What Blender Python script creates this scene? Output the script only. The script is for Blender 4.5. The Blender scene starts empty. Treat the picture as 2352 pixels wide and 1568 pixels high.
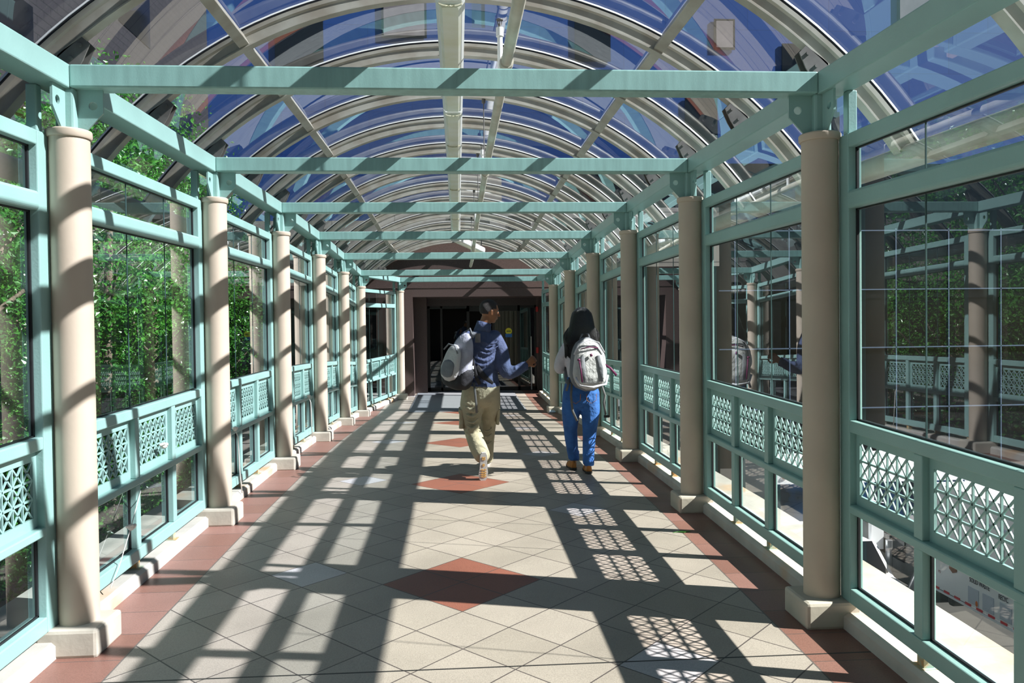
import bpy, bmesh, math, random
from math import sin, cos, pi, sqrt, atan2, radians
from mathutils import Vector, Matrix
random.seed(7)
S = bpy.context.scene
COL = S.collection

# ------------------------------------------------------------------ camera
YAW, PITCH, ROLL, FPX = 0.06739, 0.01774, -0.01198, 1829.7
CAM = Vector((-0.0034, 0.0, 1.5373))
Fv = Vector((sin(YAW)*cos(PITCH), cos(YAW)*cos(PITCH), -sin(PITCH)))
r0 = Vector((cos(YAW), -sin(YAW), 0)); u0 = r0.cross(Fv)
Rv = r0*cos(ROLL)+u0*sin(ROLL); Uv = -r0*sin(ROLL)+u0*cos(ROLL)
cd = bpy.data.cameras.new('camera'); cam = bpy.data.objects.new('camera', cd); COL.objects.link(cam)
cd.sensor_width = 36.0; cd.lens = FPX/2352*36.0; cd.clip_start = .05; cd.clip_end = 500
M = Matrix((Rv, Uv, -Fv)).transposed().to_4x4(); M.translation = CAM
cam.matrix_world = M
S.camera = cam

# ------------------------------------------------------------------ sky, sun, exposure
SUN = Vector((1.0, -0.28, 0.83)).normalized()
w = bpy.data.worlds.new('world'); S.world = w; w.use_nodes = True
nt = w.node_tree; nt.nodes.clear()
wo = nt.nodes.new('ShaderNodeOutputWorld'); bg = nt.nodes.new('ShaderNodeBackground'); sk = nt.nodes.new('ShaderNodeTexSky')
sk.sky_type = 'NISHITA'; sk.sun_disc = False; sk.sun_elevation = math.asin(SUN.z); sk.sun_rotation = atan2(SUN.x, SUN.y)
sk.air_density = 1.0; sk.dust_density = 0.3; sk.ozone_density = 3.0
hs = nt.nodes.new('ShaderNodeHueSaturation'); hs.inputs['Saturation'].default_value = 1.3
nt.links.new(sk.outputs[0], hs.inputs['Color']); nt.links.new(hs.outputs[0], bg.inputs[0]); nt.links.new(bg.outputs[0], wo.inputs[0])
bg.inputs[1].default_value = 0.055
sl = bpy.data.lights.new('sun', 'SUN'); sl.energy = 14.5; sl.angle = radians(0.53); sl.color = (1.0, 0.965, 0.915)
so = bpy.data.objects.new('sun', sl); COL.objects.link(so); so.location = (20, -6, 18)
so.rotation_euler = SUN.to_track_quat('Z', 'Y').to_euler()
S.view_settings.view_transform = 'Standard'; S.view_settings.look = 'None'
S.view_settings.exposure = 0.0; S.view_settings.gamma = 1.0; S.view_settings.use_curve_mapping = False
try: S.cycles.transparent_max_bounces = 24
except Exception: pass

# ------------------------------------------------------------------ place profile (arched bridge)
L = 2.31; Y0 = 4.02
ZP = [(-6, -.44), (Y0-3*L, -.27), (Y0-2*L, -.165), (Y0-L, -.07), (Y0, 0), (Y0+L, .049), (Y0+2*L, .064), (Y0+3*L, .033),
      (Y0+4*L, -.036), (Y0+5*L, -.15), (18.6, -.10), (19.2, -.08), (40, -.08)]
def zf(y):
    if y <= ZP[0][0]: return ZP[0][1]
    for (a, za), (b, zb) in zip(ZP, ZP[1:]):
        if y <= b: return za+(zb-za)*(y-a)/(b-a)
    return ZP[-1][1]
def px(x, y, Y):            # point seen at a photograph pixel, at depth plane Y (for measuring only)
    d = Fv+Rv*((x-1176)/FPX)-Uv*((y-784)/FPX); t = (Y-CAM.y)/d.y
    return CAM+d*t

# ------------------------------------------------------------------ materials
def nodes(name):
    m = bpy.data.materials.new(name); m.use_nodes = True
    return m, m.node_tree, m.node_tree.nodes['Principled BSDF']
def N(t, typ, **k):
    n = t.nodes.new(typ)
    for a, v in k.items():
        if a in n.inputs: n.inputs[a].default_value = v
        else: setattr(n, a, v)
    return n
def mathn(t, op, a, b=None, c=None):
    n = t.nodes.new('ShaderNodeMath'); n.operation = op
    for i, v in enumerate((a, b, c)):
        if v is None: continue
        if isinstance(v, (int, float)): n.inputs[i].default_value = v
        else: t.links.new(v, n.inputs[i])
    return n.outputs[0]
def mixc(t, f, a, b):
    n = t.nodes.new('ShaderNodeMix'); n.data_type = 'RGBA'
    for i, v in ((0, f), (6, a), (7, b)):
        if isinstance(v, (int, float)): n.inputs[i].default_value = v
        elif isinstance(v, tuple): n.inputs[i].default_value = (*v, 1)
        else: t.links.new(v, n.inputs[i])
    return n.outputs[2]
def mat(name, c, rough=.5, var=.12, scale=6., bump=.0, bscale=60., metal=0., c2=None, stretch=None, spec=.5):
    m, t, p = nodes(name)
    p.inputs['Roughness'].default_value = rough; p.inputs['Metallic'].default_value = metal
    p.inputs['Specular IOR Level'].default_value = spec
    tc = t.nodes.new('ShaderNodeNewGeometry').outputs['Position']
    if stretch:
        mp = N(t, 'ShaderNodeMapping'); mp.inputs['Scale'].default_value = stretch; t.links.new(tc, mp.inputs[0]); tc = mp.outputs[0]
    n = N(t, 'ShaderNodeTexNoise', Scale=scale, Detail=4.0); t.links.new(tc, n.inputs['Vector'])
    d = c2 or tuple(x*(1-var) for x in c)
    cr = N(t, 'ShaderNodeMapRange'); cr.inputs[1].default_value = .35; cr.inputs[2].default_value = .65
    t.links.new(n.outputs['Fac'], cr.inputs[0])
    t.links.new(mixc(t, cr.outputs[0], c, d), p.inputs['Base Color'])
    if bump:
        n2 = N(t, 'ShaderNodeTexNoise', Scale=bscale, Detail=3.0); t.links.new(tc, n2.inputs['Vector'])
        b = N(t, 'ShaderNodeBump', Strength=bump, Distance=(.03 if bump >= .35 else .01)); t.links.new(n2.outputs['Fac'], b.inputs['Height'])
        t.links.new(b.outputs[0], p.inputs['Normal'])
    return m
def glassmat(name, tint, boost=1.0, rough=0.0, dirt=0.0):
    m, t, p = nodes(name); t.nodes.remove(p)
    out = t.nodes['Material Output']
    lw = N(t, 'ShaderNodeLayerWeight', Blend=.5)
    f5 = mathn(t, 'POWER', lw.outputs['Facing'], 5.0)       # Schlick reflectance of one face
    F = mathn(t, 'MULTIPLY_ADD', f5, .957, .043)
    F2 = mathn(t, 'DIVIDE', mathn(t, 'MULTIPLY', F, 2*boost), mathn(t, 'ADD', F, 1.0))
    F2 = mathn(t, 'MINIMUM', F2, 1.0)
    tr = N(t, 'ShaderNodeBsdfTransparent'); tr.inputs[0].default_value = (*tint, 1)
    base = tr.outputs[0]
    if dirt:
        df = N(t, 'ShaderNodeBsdfDiffuse'); df.inputs[0].default_value = (.6, .62, .62, 1)
        nz = N(t, 'ShaderNodeTexNoise', Scale=2.5, Detail=6.0)
        mp = N(t, 'ShaderNodeMapping'); mp.inputs['Scale'].default_value = (1, 1, .3)
        t.links.new(t.nodes.new('ShaderNodeNewGeometry').outputs['Position'], mp.inputs[0]); t.links.new(mp.outputs[0], nz.inputs['Vector'])
        m0 = N(t, 'ShaderNodeMixShader'); t.links.new(mathn(t, 'MULTIPLY', nz.outputs['Fac'], dirt), m0.inputs[0])
        t.links.new(base, m0.inputs[1]); t.links.new(df.outputs[0], m0.inputs[2]); base = m0.outputs[0]
    gl = N(t, 'ShaderNodeBsdfGlossy', Roughness=rough); gl.inputs[0].default_value = (.95, .98, 1, 1)
    mx = N(t, 'ShaderNodeMixShader'); t.links.new(F2, mx.inputs[0]); t.links.new(base, mx.inputs[1]); t.links.new(gl.outputs[0], mx.inputs[2])
    t.links.new(mx.outputs[0], out.inputs[0])
    return m
def emitmat(name, c, s):
    m, t, p = nodes(name); p.inputs['Base Color'].default_value = (*c, 1)
    p.inputs['Emission Color'].default_value = (*c, 1); p.inputs['Emission Strength'].default_value = s
    return m

TEAL = mat('teal_paint', (.27, .445, .415), .38, .10, 3, .08, 90)
TEALD = mat('teal_paint_streaked', (.29, .50, .46), .40, .18, 4, .08, 90, stretch=(6, 6, .7))
CREAM = mat('cream_paint', (.54, .445, .35), .55, .10, 3, .05, 40)
CREAMR = mat('cream_rib_metal', (.42, .41, .36), .42, .25, 5, .03, 60, c2=(.31, .28, .23))
WHITEM = mat('white_metal', (.82, .83, .80), .4, .06, 4)
YELLOWM = mat('aged_cream_plastic', (.66, .64, .52), .45, .12, 5, c2=(.54, .52, .36))
BLACKG = mat('black_gasket', (.012, .012, .014), .5, .3, 30)
CONC = mat('cream_concrete', (.52, .47, .39), .8, .18, 5, .15, 30)
RUST = mat('rust_stain', (.50, .24, .07), .8, .4, 30)
BRACK = mat('dark_bracket_metal', (.15, .14, .13), .5, .3, 12)
GRAN = mat('brown_granite', (.10, .067, .060), .45, .30, 60, .03, 80)
GRAND = mat('dark_brown_granite', (.055, .040, .038), .4, .3, 60)
BRONZE = mat('dark_bronze_frame', (.012, .011, .010), .35, .2, 20)
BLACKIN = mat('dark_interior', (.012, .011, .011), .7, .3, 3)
MATG = mat('grey_entrance_mat', (.20, .21, .23), .95, .2, 80, .3, 200)
STEEL = mat('brushed_steel', (.55, .56, .58), .3, .08, 20, metal=.9)
ROPE = mat('white_rope_fibre', (.75, .72, .66), .8, .1, 60)
RED = mat('red_plastic', (.5, .03, .03), .4, .1, 20)
WHITEP = mat('white_enamel', (.86, .87, .90), .3, .05, 3)
AMBER = mat('amber_lens', (.75, .18, .03), .25, .1, 20)
RUBBER = mat('black_rubber', (.02, .02, .02), .7, .2, 20)
CURBM = mat('weathered_cream_concrete', (.50, .47, .42), .8, .18, 5, .15, 30)
_t = CURBM.node_tree; _p = _t.nodes['Principled BSDF']; _l = _p.inputs['Base Color'].links[0].from_socket
_n = N(_t, 'ShaderNodeTexNoise', Scale=1.6, Detail=5.0); _g = _t.nodes.new('ShaderNodeNewGeometry'); _t.links.new(_g.outputs['Position'], _n.inputs['Vector'])
_mr = N(_t, 'ShaderNodeMapRange'); _mr.inputs[1].default_value = .56; _mr.inputs[2].default_value = .72; _mr.inputs[4].default_value = .8; _t.links.new(_n.outputs['Fac'], _mr.inputs[0])
_t.links.new(mixc(_t, _mr.outputs[0], _l, (.55, .30, .12)), _p.inputs['Base Color'])
ASPH = mat('asphalt', (.048, .045, .042), .9, .25, 3, .3, 60)
PAVE = mat('pale_pavement', (.15, .145, .135), .9, .2, 2)
BARK = mat('grey_bark', (.16, .13, .10), .9, .4, 20, .4, 40)
GL_SIDE = glassmat('clear_side_glass', (.88, .93, .91), 1.25, 0.0, .003)
GL_ROOF = glassmat('tinted_vault_glass', (.76, .81, .88), 1.1, 0.0, .006)
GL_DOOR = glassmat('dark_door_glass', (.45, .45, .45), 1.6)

def stone_mat():
    m, t, p = nodes('grey_stone_panels')
    pos = t.nodes.new('ShaderNodeNewGeometry').outputs['Position']
    mp = N(t, 'ShaderNodeMapping'); mp.inputs['Rotation'].default_value = (radians(-90), 0, 0); t.links.new(pos, mp.inputs[0])
    b = N(t, 'ShaderNodeTexBrick', Scale=1.0); t.links.new(mp.outputs[0], b.inputs['Vector'])
    b.inputs['Color1'].default_value = (.36, .33, .30, 1); b.inputs['Color2'].default_value = (.30, .28, .26, 1); b.inputs['Mortar'].default_value = (.08, .08, .08, 1)
    b.inputs['Mortar Size'].default_value = .012; b.inputs['Brick Width'].default_value = 1.5; b.inputs['Row Height'].default_value = .62; b.offset = 0
    t.links.new(b.outputs[0], p.inputs['Base Color']); p.inputs['Roughness'].default_value = .8
    return m
STONE = stone_mat()
def tilewall_mat(name, c1, c2, mortar, rot, bw, rh, rough=.6):
    m, t, p = nodes(name)
    pos = t.nodes.new('ShaderNodeNewGeometry').outputs['Position']
    sx = t.nodes.new('ShaderNodeSeparateXYZ'); t.links.new(pos, sx.inputs[0])
    cb = t.nodes.new('ShaderNodeCombineXYZ'); t.links.new(sx.outputs[rot], cb.inputs[0]); t.links.new(sx.outputs[2], cb.inputs[1])
    b = N(t, 'ShaderNodeTexBrick', Scale=1.0); t.links.new(cb.outputs[0], b.inputs['Vector'])
    b.inputs['Color1'].default_value = (*c1, 1); b.inputs['Color2'].default_value = (*c2, 1); b.inputs['Mortar'].default_value = (*mortar, 1)
    b.inputs['Mortar Size'].default_value = .012; b.inputs['Brick Width'].default_value = bw; b.inputs['Row Height'].default_value = rh
    t.links.new(b.outputs[0], p.inputs['Base Color']); p.inputs['Roughness'].default_value = rough
    return m
BROWNT = tilewall_mat('brown_tile_facade', (.021, .019, .021), (.018, .016, .018), (.008, .008, .008), 1, .6, .2)
BLUEB = tilewall_mat('blue_grey_facade', (.020, .070, .26), (.017, .062, .235), (.012, .045, .18), 0, 3.2, 1.6, .35)
DGLASS = mat('dark_storefront_glass', (.008, .009, .011), .08, .2, 2)
LWIN = mat('pale_window_pane', (.25, .22, .22), .2, .2, 2)
MULL = mat('pale_mullion_metal', (.12, .17, .26), .5, .1, 5)

def floor_mat():
    m, t, p = nodes('floor_tiles')
    pos = t.nodes.new('ShaderNodeNewGeometry').outputs['Position']
    s = t.nodes.new('ShaderNodeSeparateXYZ'); t.links.new(pos, s.inputs[0]); X, Y = s.outputs[0], s.outputs[1]
    a = .473
    P = mathn(t, 'DIVIDE', X, a); Q = mathn(t, 'DIVIDE', mathn(t, 'SUBTRACT', Y, 4.76), a)
    def line(v):
        f = mathn(t, 'ABSOLUTE', mathn(t, 'SUBTRACT', mathn(t, 'FRACT', mathn(t, 'ADD', v, .5)), .5))
        return mathn(t, 'LESS_THAN', f, .0105)
    A = mathn(t, 'ADD', P, Q); Bq = mathn(t, 'SUBTRACT', P, Q)
    grid = mathn(t, 'MAXIMUM', line(A), line(Bq))
    qm = mathn(t, 'SUBTRACT', mathn(t, 'MODULO', mathn(t, 'ADD', Q, 603.0), 6.0), 3.0)
    dia = mathn(t, 'LESS_THAN', mathn(t, 'ADD', mathn(t, 'ABSOLUTE', P), mathn(t, 'ABSOLUTE', qm)), 1.0)
    def palet(pc, qc):
        dx = mathn(t, 'ABSOLUTE', mathn(t, 'SUBTRACT', P, pc))
        dq = mathn(t, 'ABSOLUTE', mathn(t, 'SUBTRACT', mathn(t, 'MODULO', mathn(t, 'ADD', Q, 603.0-qc), 6.0), 3.0))
        return mathn(t, 'LESS_THAN', mathn(t, 'ADD', dx, dq), .5)
    pale = mathn(t, 'MAXIMUM', palet(2.0, 3.5), palet(-2.0, .5))
    nz = N(t, 'ShaderNodeTexNoise', Scale=160.0, Detail=2.0); t.links.new(pos, nz.inputs['Vector'])
    nb = N(t, 'ShaderNodeTexNoise', Scale=1.7, Detail=5.0); t.links.new(pos, nb.inputs['Vector'])
    vt = N(t, 'ShaderNodeTexVoronoi', Scale=2.1); t.links.new(pos, vt.inputs['Vector'])
    # each tile a slightly different tone
    ca = t.nodes.new('ShaderNodeCombineXYZ'); t.links.new(mathn(t, 'FLOOR', A), ca.inputs[0]); t.links.new(mathn(t, 'FLOOR', Bq), ca.inputs[1])
    wn = t.nodes.new('ShaderNodeTexWhiteNoise'); t.links.new(ca.outputs[0], wn.inputs['Vector'])
    beige = mixc(t, wn.outputs['Value'], (.325, .282, .238), (.375, .325, .28))
    c = mixc(t, pale, beige, (.46, .44, .45))
    c = mixc(t, dia, c, (.25, .095, .065))
    c = mixc(t, grid, c, (.085, .07, .065))
    bord = mathn(t, 'GREATER_THAN', mathn(t, 'ABSOLUTE', X), 1.60)
    bj = mathn(t, 'LESS_THAN', mathn(t, 'FRACT', mathn(t, 'DIVIDE', mathn(t, 'ADD', Y, 30.02), .305)), .022)
    wb = t.nodes.new('ShaderNodeTexWhiteNoise'); cb = t.nodes.new('ShaderNodeCombineXYZ')
    t.links.new(mathn(t, 'FLOOR', mathn(t, 'DIVIDE', mathn(t, 'ADD', Y, 30.02), .305)), cb.inputs[0]); t.links.new(cb.outputs[0], wb.inputs['Vector'])
    brick = mixc(t, wb.outputs['Value'], (.215, .105, .080), (.265, .14, .115))
    brick = mixc(t, bj, brick, (.12, .08, .07))
    c = mixc(t, bord, c, brick)
    edge = mathn(t, 'LESS_THAN', mathn(t, 'ABSOLUTE', mathn(t, 'SUBTRACT', mathn(t, 'ABSOLUTE', X), 1.60)), .004)
    c = mixc(t, edge, c, (.13, .11, .10))
    # movement joint across the floor
    jn = mathn(t, 'LESS_THAN', mathn(t, 'ABSOLUTE', mathn(t, 'SUBTRACT', Y, 3.61)), .006)
    c = mixc(t, jn, c, (.03, .028, .026))
    sp = N(t, 'ShaderNodeMapRange'); sp.inputs[1].default_value = .30; sp.inputs[2].default_value = .62; sp.inputs[3].default_value = .84; sp.inputs[4].default_value = 1.06
    t.links.new(nz.outputs['Fac'], sp.inputs[0])
    st = N(t, 'ShaderNodeMapRange'); st.inputs[1].default_value = .3; st.inputs[2].default_value = .6; st.inputs[3].default_value = .86; st.inputs[4].default_value = 1.03
    t.links.new(nb.outputs['Fac'], st.inputs[0])
    mul = mathn(t, 'MULTIPLY', sp.outputs[0], st.outputs[0])
    vm = t.nodes.new('ShaderNodeVectorMath'); vm.operation = 'SCALE'; t.links.new(c, vm.inputs[0]); t.links.new(mul, vm.inputs['Scale'])
    t.links.new(vm.outputs[0], p.inputs['Base Color'])
    p.inputs['Roughness'].default_value = .42; p.inputs['Specular IOR Level'].default_value = .35
    bp = N(t, 'ShaderNodeBump', Strength=.25, Distance=.004); t.links.new(mathn(t, 'SUBTRACT', nz.outputs['Fac'], grid), bp.inputs['Height'])
    t.links.new(bp.outputs[0], p.inputs['Normal'])
    return m
FLOOR = floor_mat()

# ------------------------------------------------------------------ object helpers
ORG = {}
def tag(o, label=None, cat=None, group=None, kind=None):
    if label: o['label'] = label
    if cat: o['category'] = cat
    if group: o['group'] = group
    if kind: o['kind'] = kind
    return o
def thing(name, loc, label, cat, group=None):
    o = bpy.data.objects.new(name, None); COL.objects.link(o); o.location = loc; o.empty_display_size = .1
    ORG[o.name] = Vector(loc); return tag(o, label, cat, group)
class B:
    """collects shapes in world coordinates; build() links them as one mesh"""
    def __init__(s, f=None): s.bm = bmesh.new(); s.f = f
    def v(s, p): return s.bm.verts.new(s.f(*p) if s.f else p)
    def face(s, vs):
        try: return s.bm.faces.new(vs)
        except ValueError: return None
    def hexa(s, c):
        v = [s.v(p) for p in c]
        for q in ((0, 3, 2, 1), (4, 5, 6, 7), (0, 1, 5, 4), (1, 2, 6, 5), (2, 3, 7, 6), (3, 0, 4, 7)): s.face([v[i] for i in q])
        return s
    def box(s, a, b):
        (x0, y0, z0), (x1, y1, z1) = a, b
        return s.hexa([(x0, y0, z0), (x1, y0, z0), (x1, y1, z0), (x0, y1, z0), (x0, y0, z1), (x1, y0, z1), (x1, y1, z1), (x0, y1, z1)])
    def loft(s, rings, cap=True):
        R = [[s.v(p) for p in r] for r in rings]; n = len(R[0])
        for a, b in zip(R, R[1:]):
            for i in range(n): s.face([a[i], a[(i+1) % n], b[(i+1) % n], b[i]])
        if cap: s.face(list(reversed(R[0]))); s.face(R[-1])
        return s
    def tube(s, pts, rad, n=12, side=(1, 0, 0), sq=0.0):
        """rad: number, or list of r or (a,b) with a along the side vector; sq makes the section squarer"""
        pts = [Vector(p) for p in pts]; side = Vector(side); rings = []
        for i, p in enumerate(pts):
            t = (pts[min(i+1, len(pts)-1)]-pts[max(i-1, 0)]).normalized()
            a = side-t*side.dot(t)
            if a.length < .05: a = Vector((0, 1, 0))-t*t.y
            if a.length < .05: a = Vector((0, 0, 1))-t*t.z
            a.normalize(); b = t.cross(a)
            r = rad[i] if isinstance(rad, (list, tuple)) else rad
            ra, rb = r if isinstance(r, (list, tuple)) else (r, r)
            ring = []
            for k in range(n):
                th = 2*pi*k/n; cx, sy = cos(th), sin(th)
                if sq:
                    e = 1-sq; cx = abs(cx)**e*(1 if cx > 0 else -1); sy = abs(sy)**e*(1 if sy > 0 else -1)
                ring.append(p+a*cx*ra+b*sy*rb)
            rings.append(ring)
        return s.loft(rings)
    def limb(s, pts, rad, n=14, side=(1, 0, 0)):
        """tube with rounded ends and smoothed spine"""
        P = [Vector(p) for p in pts]; Rr = [r if isinstance(r, (list, tuple)) else (r, r) for r in rad]
        Q, W = [], []
        k = 5
        for i in range(len(P)-1):
            p0, p1, p2, p3 = P[max(i-1, 0)], P[i], P[i+1], P[min(i+2, len(P)-1)]
            for j in range(k):
                u = j/k
                Q.append(.5*((2*p1)+(p2-p0)*u+(2*p0-5*p1+4*p2-p3)*u*u+(3*p1-p0-3*p2+p3)*u**3))
                W.append(tuple(Rr[i][c]*(1-u)+Rr[i+1][c]*u for c in (0, 1)))
        Q.append(P[-1]); W.append(Rr[-1])
        t0 = (Q[0]-Q[1]).normalized(); t1 = (Q[-1]-Q[-2]).normalized()
        a, b = W[0], W[-1]
        pre = [(Q[0]+t0*min(a)*c, (a[0]*d, a[1]*d)) for c, d in ((.85, .35), (.6, .72), (.3, .93))]
        post = [(Q[-1]+t1*min(b)*c, (b[0]*d, b[1]*d)) for c, d in ((.3, .93), (.6, .72), (.85, .35))]
        Q = [x[0] for x in pre]+Q+[x[0] for x in post]; W = [x[1] for x in pre]+W+[x[1] for x in post]
        return s.tube(Q, W, n, side)
    def ball(s, c, r, n=12, m=8, rot=None):
        c = Vector(c); rx, ry, rz = r if isinstance(r, (list, tuple)) else (r, r, r); rings = []
        for i in range(1, m):
            th = pi*i/m; ring = []
            for k in range(n):
                q = Vector((rx*sin(th)*cos(2*pi*k/n), ry*sin(th)*sin(2*pi*k/n), rz*cos(th)))
                ring.append(c+(rot @ q if rot else q))
            rings.append(ring)
        rings.reverse()
        return s.loft(rings)
    def prism(s, poly, axis, a, b):
        """poly in the two other axes, extruded along axis 0,1,2 from a to b"""
        def P(q, h):
            return {0: (h, q[0], q[1]), 1: (q[0], h, q[1]), 2: (q[0], q[1], h)}[axis]
        A = [s.v(P(q, a)) for q in poly]; Bv = [s.v(P(q, b)) for q in poly]; n = len(poly)
        for i in range(n): s.face([A[i], A[(i+1) % n], Bv[(i+1) % n], Bv[i]])
        s.face(list(reversed(A))); s.face(Bv)
        return s
    def build(s, name, m, parent=None, smooth=False, bevel=0, remesh=0, subs=0, label=None):
        me = bpy.data.meshes.new(name); bmesh.ops.recalc_face_normals(s.bm, faces=s.bm.faces)
        o = bpy.data.objects.new(name, me); COL.objects.link(o)
        if parent is not None:
            off = ORG[parent.name]; o.parent = parent; ORG[o.name] = off
        else:
            xs = [v.co for v in s.bm.verts]
            lo = Vector([min(c[i] for c in xs) for i in range(3)]); hi = Vector([max(c[i] for c in xs) for i in range(3)])
            off = Vector(((lo.x+hi.x)/2, (lo.y+hi.y)/2, lo.z)); o.location = off; ORG[o.name] = off
        for v in s.bm.verts: v.co -= off
        if smooth is True:
            for f in s.bm.faces: f.smooth = True
        s.bm.to_mesh(me); s.bm.free()
        me.materials.append(m)
        if remesh:
            md = o.modifiers.new('remesh', 'REMESH'); md.mode = 'VOXEL'; md.voxel_size = remesh; md.use_smooth_shade = True
            sm = o.modifiers.new('smooth', 'SMOOTH'); sm.iterations = subs or 4; sm.factor = .6
        if bevel:
            md = o.modifiers.new('bevel', 'BEVEL'); md.width = bevel; md.segments = 2; md.limit_method = 'ANGLE'; md.angle_limit = radians(50)
        if smooth == 'auto':
            for f in me.polygons: f.use_smooth = True
            try: md = o.modifiers.new('es', 'EDGE_SPLIT'); md.split_angle = radians(35)
            except Exception: pass
        if label: o['label'] = label
        return o
def text(name, body, size, mtx, m, parent):
    cu = bpy.data.curves.new(name, 'FONT'); cu.body = body; cu.size = size; cu.extrude = .002; cu.align_x = 'LEFT'
    cu.materials.append(m); o = bpy.data.objects.new(name, cu); COL.objects.link(o)
    bpy.context.view_layer.update()
    me = bpy.data.meshes.new_from_object(o.evaluated_get(bpy.context.evaluated_depsgraph_get())); bpy.data.objects.remove(o); bpy.data.curves.remove(cu)
    if not me.materials: me.materials.append(m)
    o = bpy.data.objects.new(name, me); COL.objects.link(o)
    mm = mtx.copy(); mm.translation = mm.translation-ORG[parent.name]; me.transform(mm); o.parent = parent
    ORG[o.name] = ORG[parent.name]; return o

NTH = ['first', 'second', 'third', 'fourth', 'fifth', 'sixth', 'seventh', 'eighth', 'ninth', 'tenth', 'eleventh', 'twelfth', 'thirteenth', 'fourteenth', 'fifteenth', 'sixteenth', 'seventeenth', 'eighteenth', 'nineteenth', 'twentieth']
ORD = ['nearest', 'second', 'third', 'fourth', 'fifth', 'sixth', 'seventh', 'eighth', 'ninth']
YI = [Y0+L*i for i in range(-3, 6)]           # column stations; index 3 is the first one in view
# ------------------------------------------------------------------ floor and bridge deck
ys = [-5.2]+[y for y, _ in ZP if -5.2 < y < 19.2]+[19.2, 22.5]
b = B()
for y0, y1 in zip(ys, ys[1:]):
    w0 = 2.0
    b.hexa([(-w0, y0, zf(y0)-.25), (w0, y0, zf(y0)-.25), (w0, y1, zf(y1)-.25), (-w0, y1, zf(y1)-.25),
            (-w0, y0, zf(y0)), (w0, y0, zf(y0)), (w0, y1, zf(y1)), (-w0, y1, zf(y1))])
bmesh.ops.remove_doubles(b.bm, verts=b.bm.verts, dist=1e-4)
o = b.build('floor', FLOOR); tag(o, kind='structure')

def xl(y):       # the left column line turns inward in the last bay
    return -1.875 if y <= YI[-1] else -1.875+(y-YI[-1])/(18.6-YI[-1])*(1.875-1.34)
for s_, nm in ((1, 'right'), (-1, 'left')):
    b = B()
    yy = [y for y in ys if y < 18.6]+[18.6]+([19.15] if s_ > 0 else [19.15])
    for y0, y1 in zip(yy, yy[1:]):
        rings = []
        for y in (y0, y1):
            c = 1.875 if s_ > 0 else -xl(min(y, 18.6)); z = zf(y)
            x0 = c+.045; x1 = 2.44
            q = [(x0, z-.3), (x1, z-.3), (x1, z+.08), (x0+.02, z+.08), (x0, z+.062)]
            rings.append([(s_*a, y, zz) for a, zz in q])
        b.loft(rings)
    o = b.build('concrete_curb', CURBM)
    tag(o, 'long cream concrete curb with outer ledge under the %s glazed wall' % nm, 'curb', 'curbs along the walkway')

# ------------------------------------------------------------------ columns with head plates
def column(x, y, s_, idx, far=''):
    z = zf(y); side = 'right' if s_ > 0 else 'left'
    lit = 'shaded beige' if s_ > 0 else 'sunlit cream'
    if idx < 0: lab = '%s round column on the %s side, behind the viewpoint' % (lit, side)
    else: lab = '%s round column with teal head plates, %s in the %s row' % (lit, ORD[idx]+(' of the columns' if idx == 0 else ' column from the viewer'), side)
    t = thing('round_column', (x, y, z), lab, 'column', 'round columns along both sides')
    n = 40
    b = B(); b.tube([(x, y, z+.125), (x, y, z+2.49)], .0915, n); b.build('shaft', CREAM, t, smooth='auto')
    b = B(); b.tube([(x, y, z+2.475), (x, y, z+2.483), (x, y, z+2.508), (x, y, z+2.514)], [.099, .104, .104, .099], n); b.build('cap_ring', CREAM, t, smooth='auto')
    b = B(); h = .13; a = .145
    b.prism([(x-a, y-a), (x+a, y-a), (x+a, y+a), (x-a, y+a)], 2, z-.01, z+h)
    b.build('base_block', CONC, t, bevel=.018)
    b = B(); b.box((x-.045, y-.045, z+2.51), (x+.045, y+.045, z+2.715)); b.build('head_stub', TEAL, t, bevel=.012)
    # gusset plates with a round hole: inward and along the beam, both ways
    def gusset(dx, dy):
        b = B(); R, cz, cu = .021, z+2.635, .118; top, bot = z+2.712, z+2.515
        outl = [(.04, bot), (.085, bot), (.165, z+2.60), (.165, top), (.04, top)]
        # plate ring split around the hole
        k = 20; hole = [(cu+R*cos(2*pi*i/k), cz+R*sin(2*pi*i/k)) for i in range(k)]
        def onb(ang):
            d = (cos(ang), sin(ang)); best = None
            for (ax, az), (bx, bz) in zip(outl, outl[1:]+outl[:1]):
                ex, ez = bx-ax, bz-az; den = d[0]*ez-d[1]*ex
                if abs(den) < 1e-9: continue
                tt = ((ax-cu)*ez-(az-cz)*ex)/den; uu = ((ax-cu)*d[1]-(az-cz)*d[0])/den
                if tt > 0 and -1e-6 <= uu <= 1+1e-6 and (best is None or tt < best): best = tt
            return (cu+d[0]*best, cz+d[1]*best)
        ang = sorted([2*pi*i/k for i in range(k)]+[atan2(q[1]-cz, q[0]-cu) % (2*pi) for q in outl])
        inn = [(cu+R*cos(a_), cz+R*sin(a_)) for a_ in ang]; out = [onb(a_) for a_ in ang]
        th = .006
        def P(q, h): return (x+dx*q[0]+(h if dx == 0 else 0), y+dy*q[0]+(h if dy == 0 else 0), q[1])
        n_ = len(ang)
        V = [[b.v(P(q, h)) for q in ring] for ring in (inn, out) for h in (-th, th)]
        for i in range(n_):
            j = (i+1) % n_
            b.face([V[0][i], V[0][j], V[2][j], V[2][i]]); b.face([V[1][i], V[1][j], V[3][j], V[3][i]])
            b.face([V[0][i], V[0][j], V[1][j], V[1][i]]); b.face([V[2][i], V[2][j], V[3][j], V[3][i]])
        b.build('gusset_plate', TEAL, t)
    gusset(-s_, 0); gusset(0, -1); gusset(0, 1)
    b = B(); b.box((x+s_*.085, y-.03, z+2.40), (x+s_*.13, y+.03, z+2.43)); b.build('wall_clip', CREAM, t)
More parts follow.
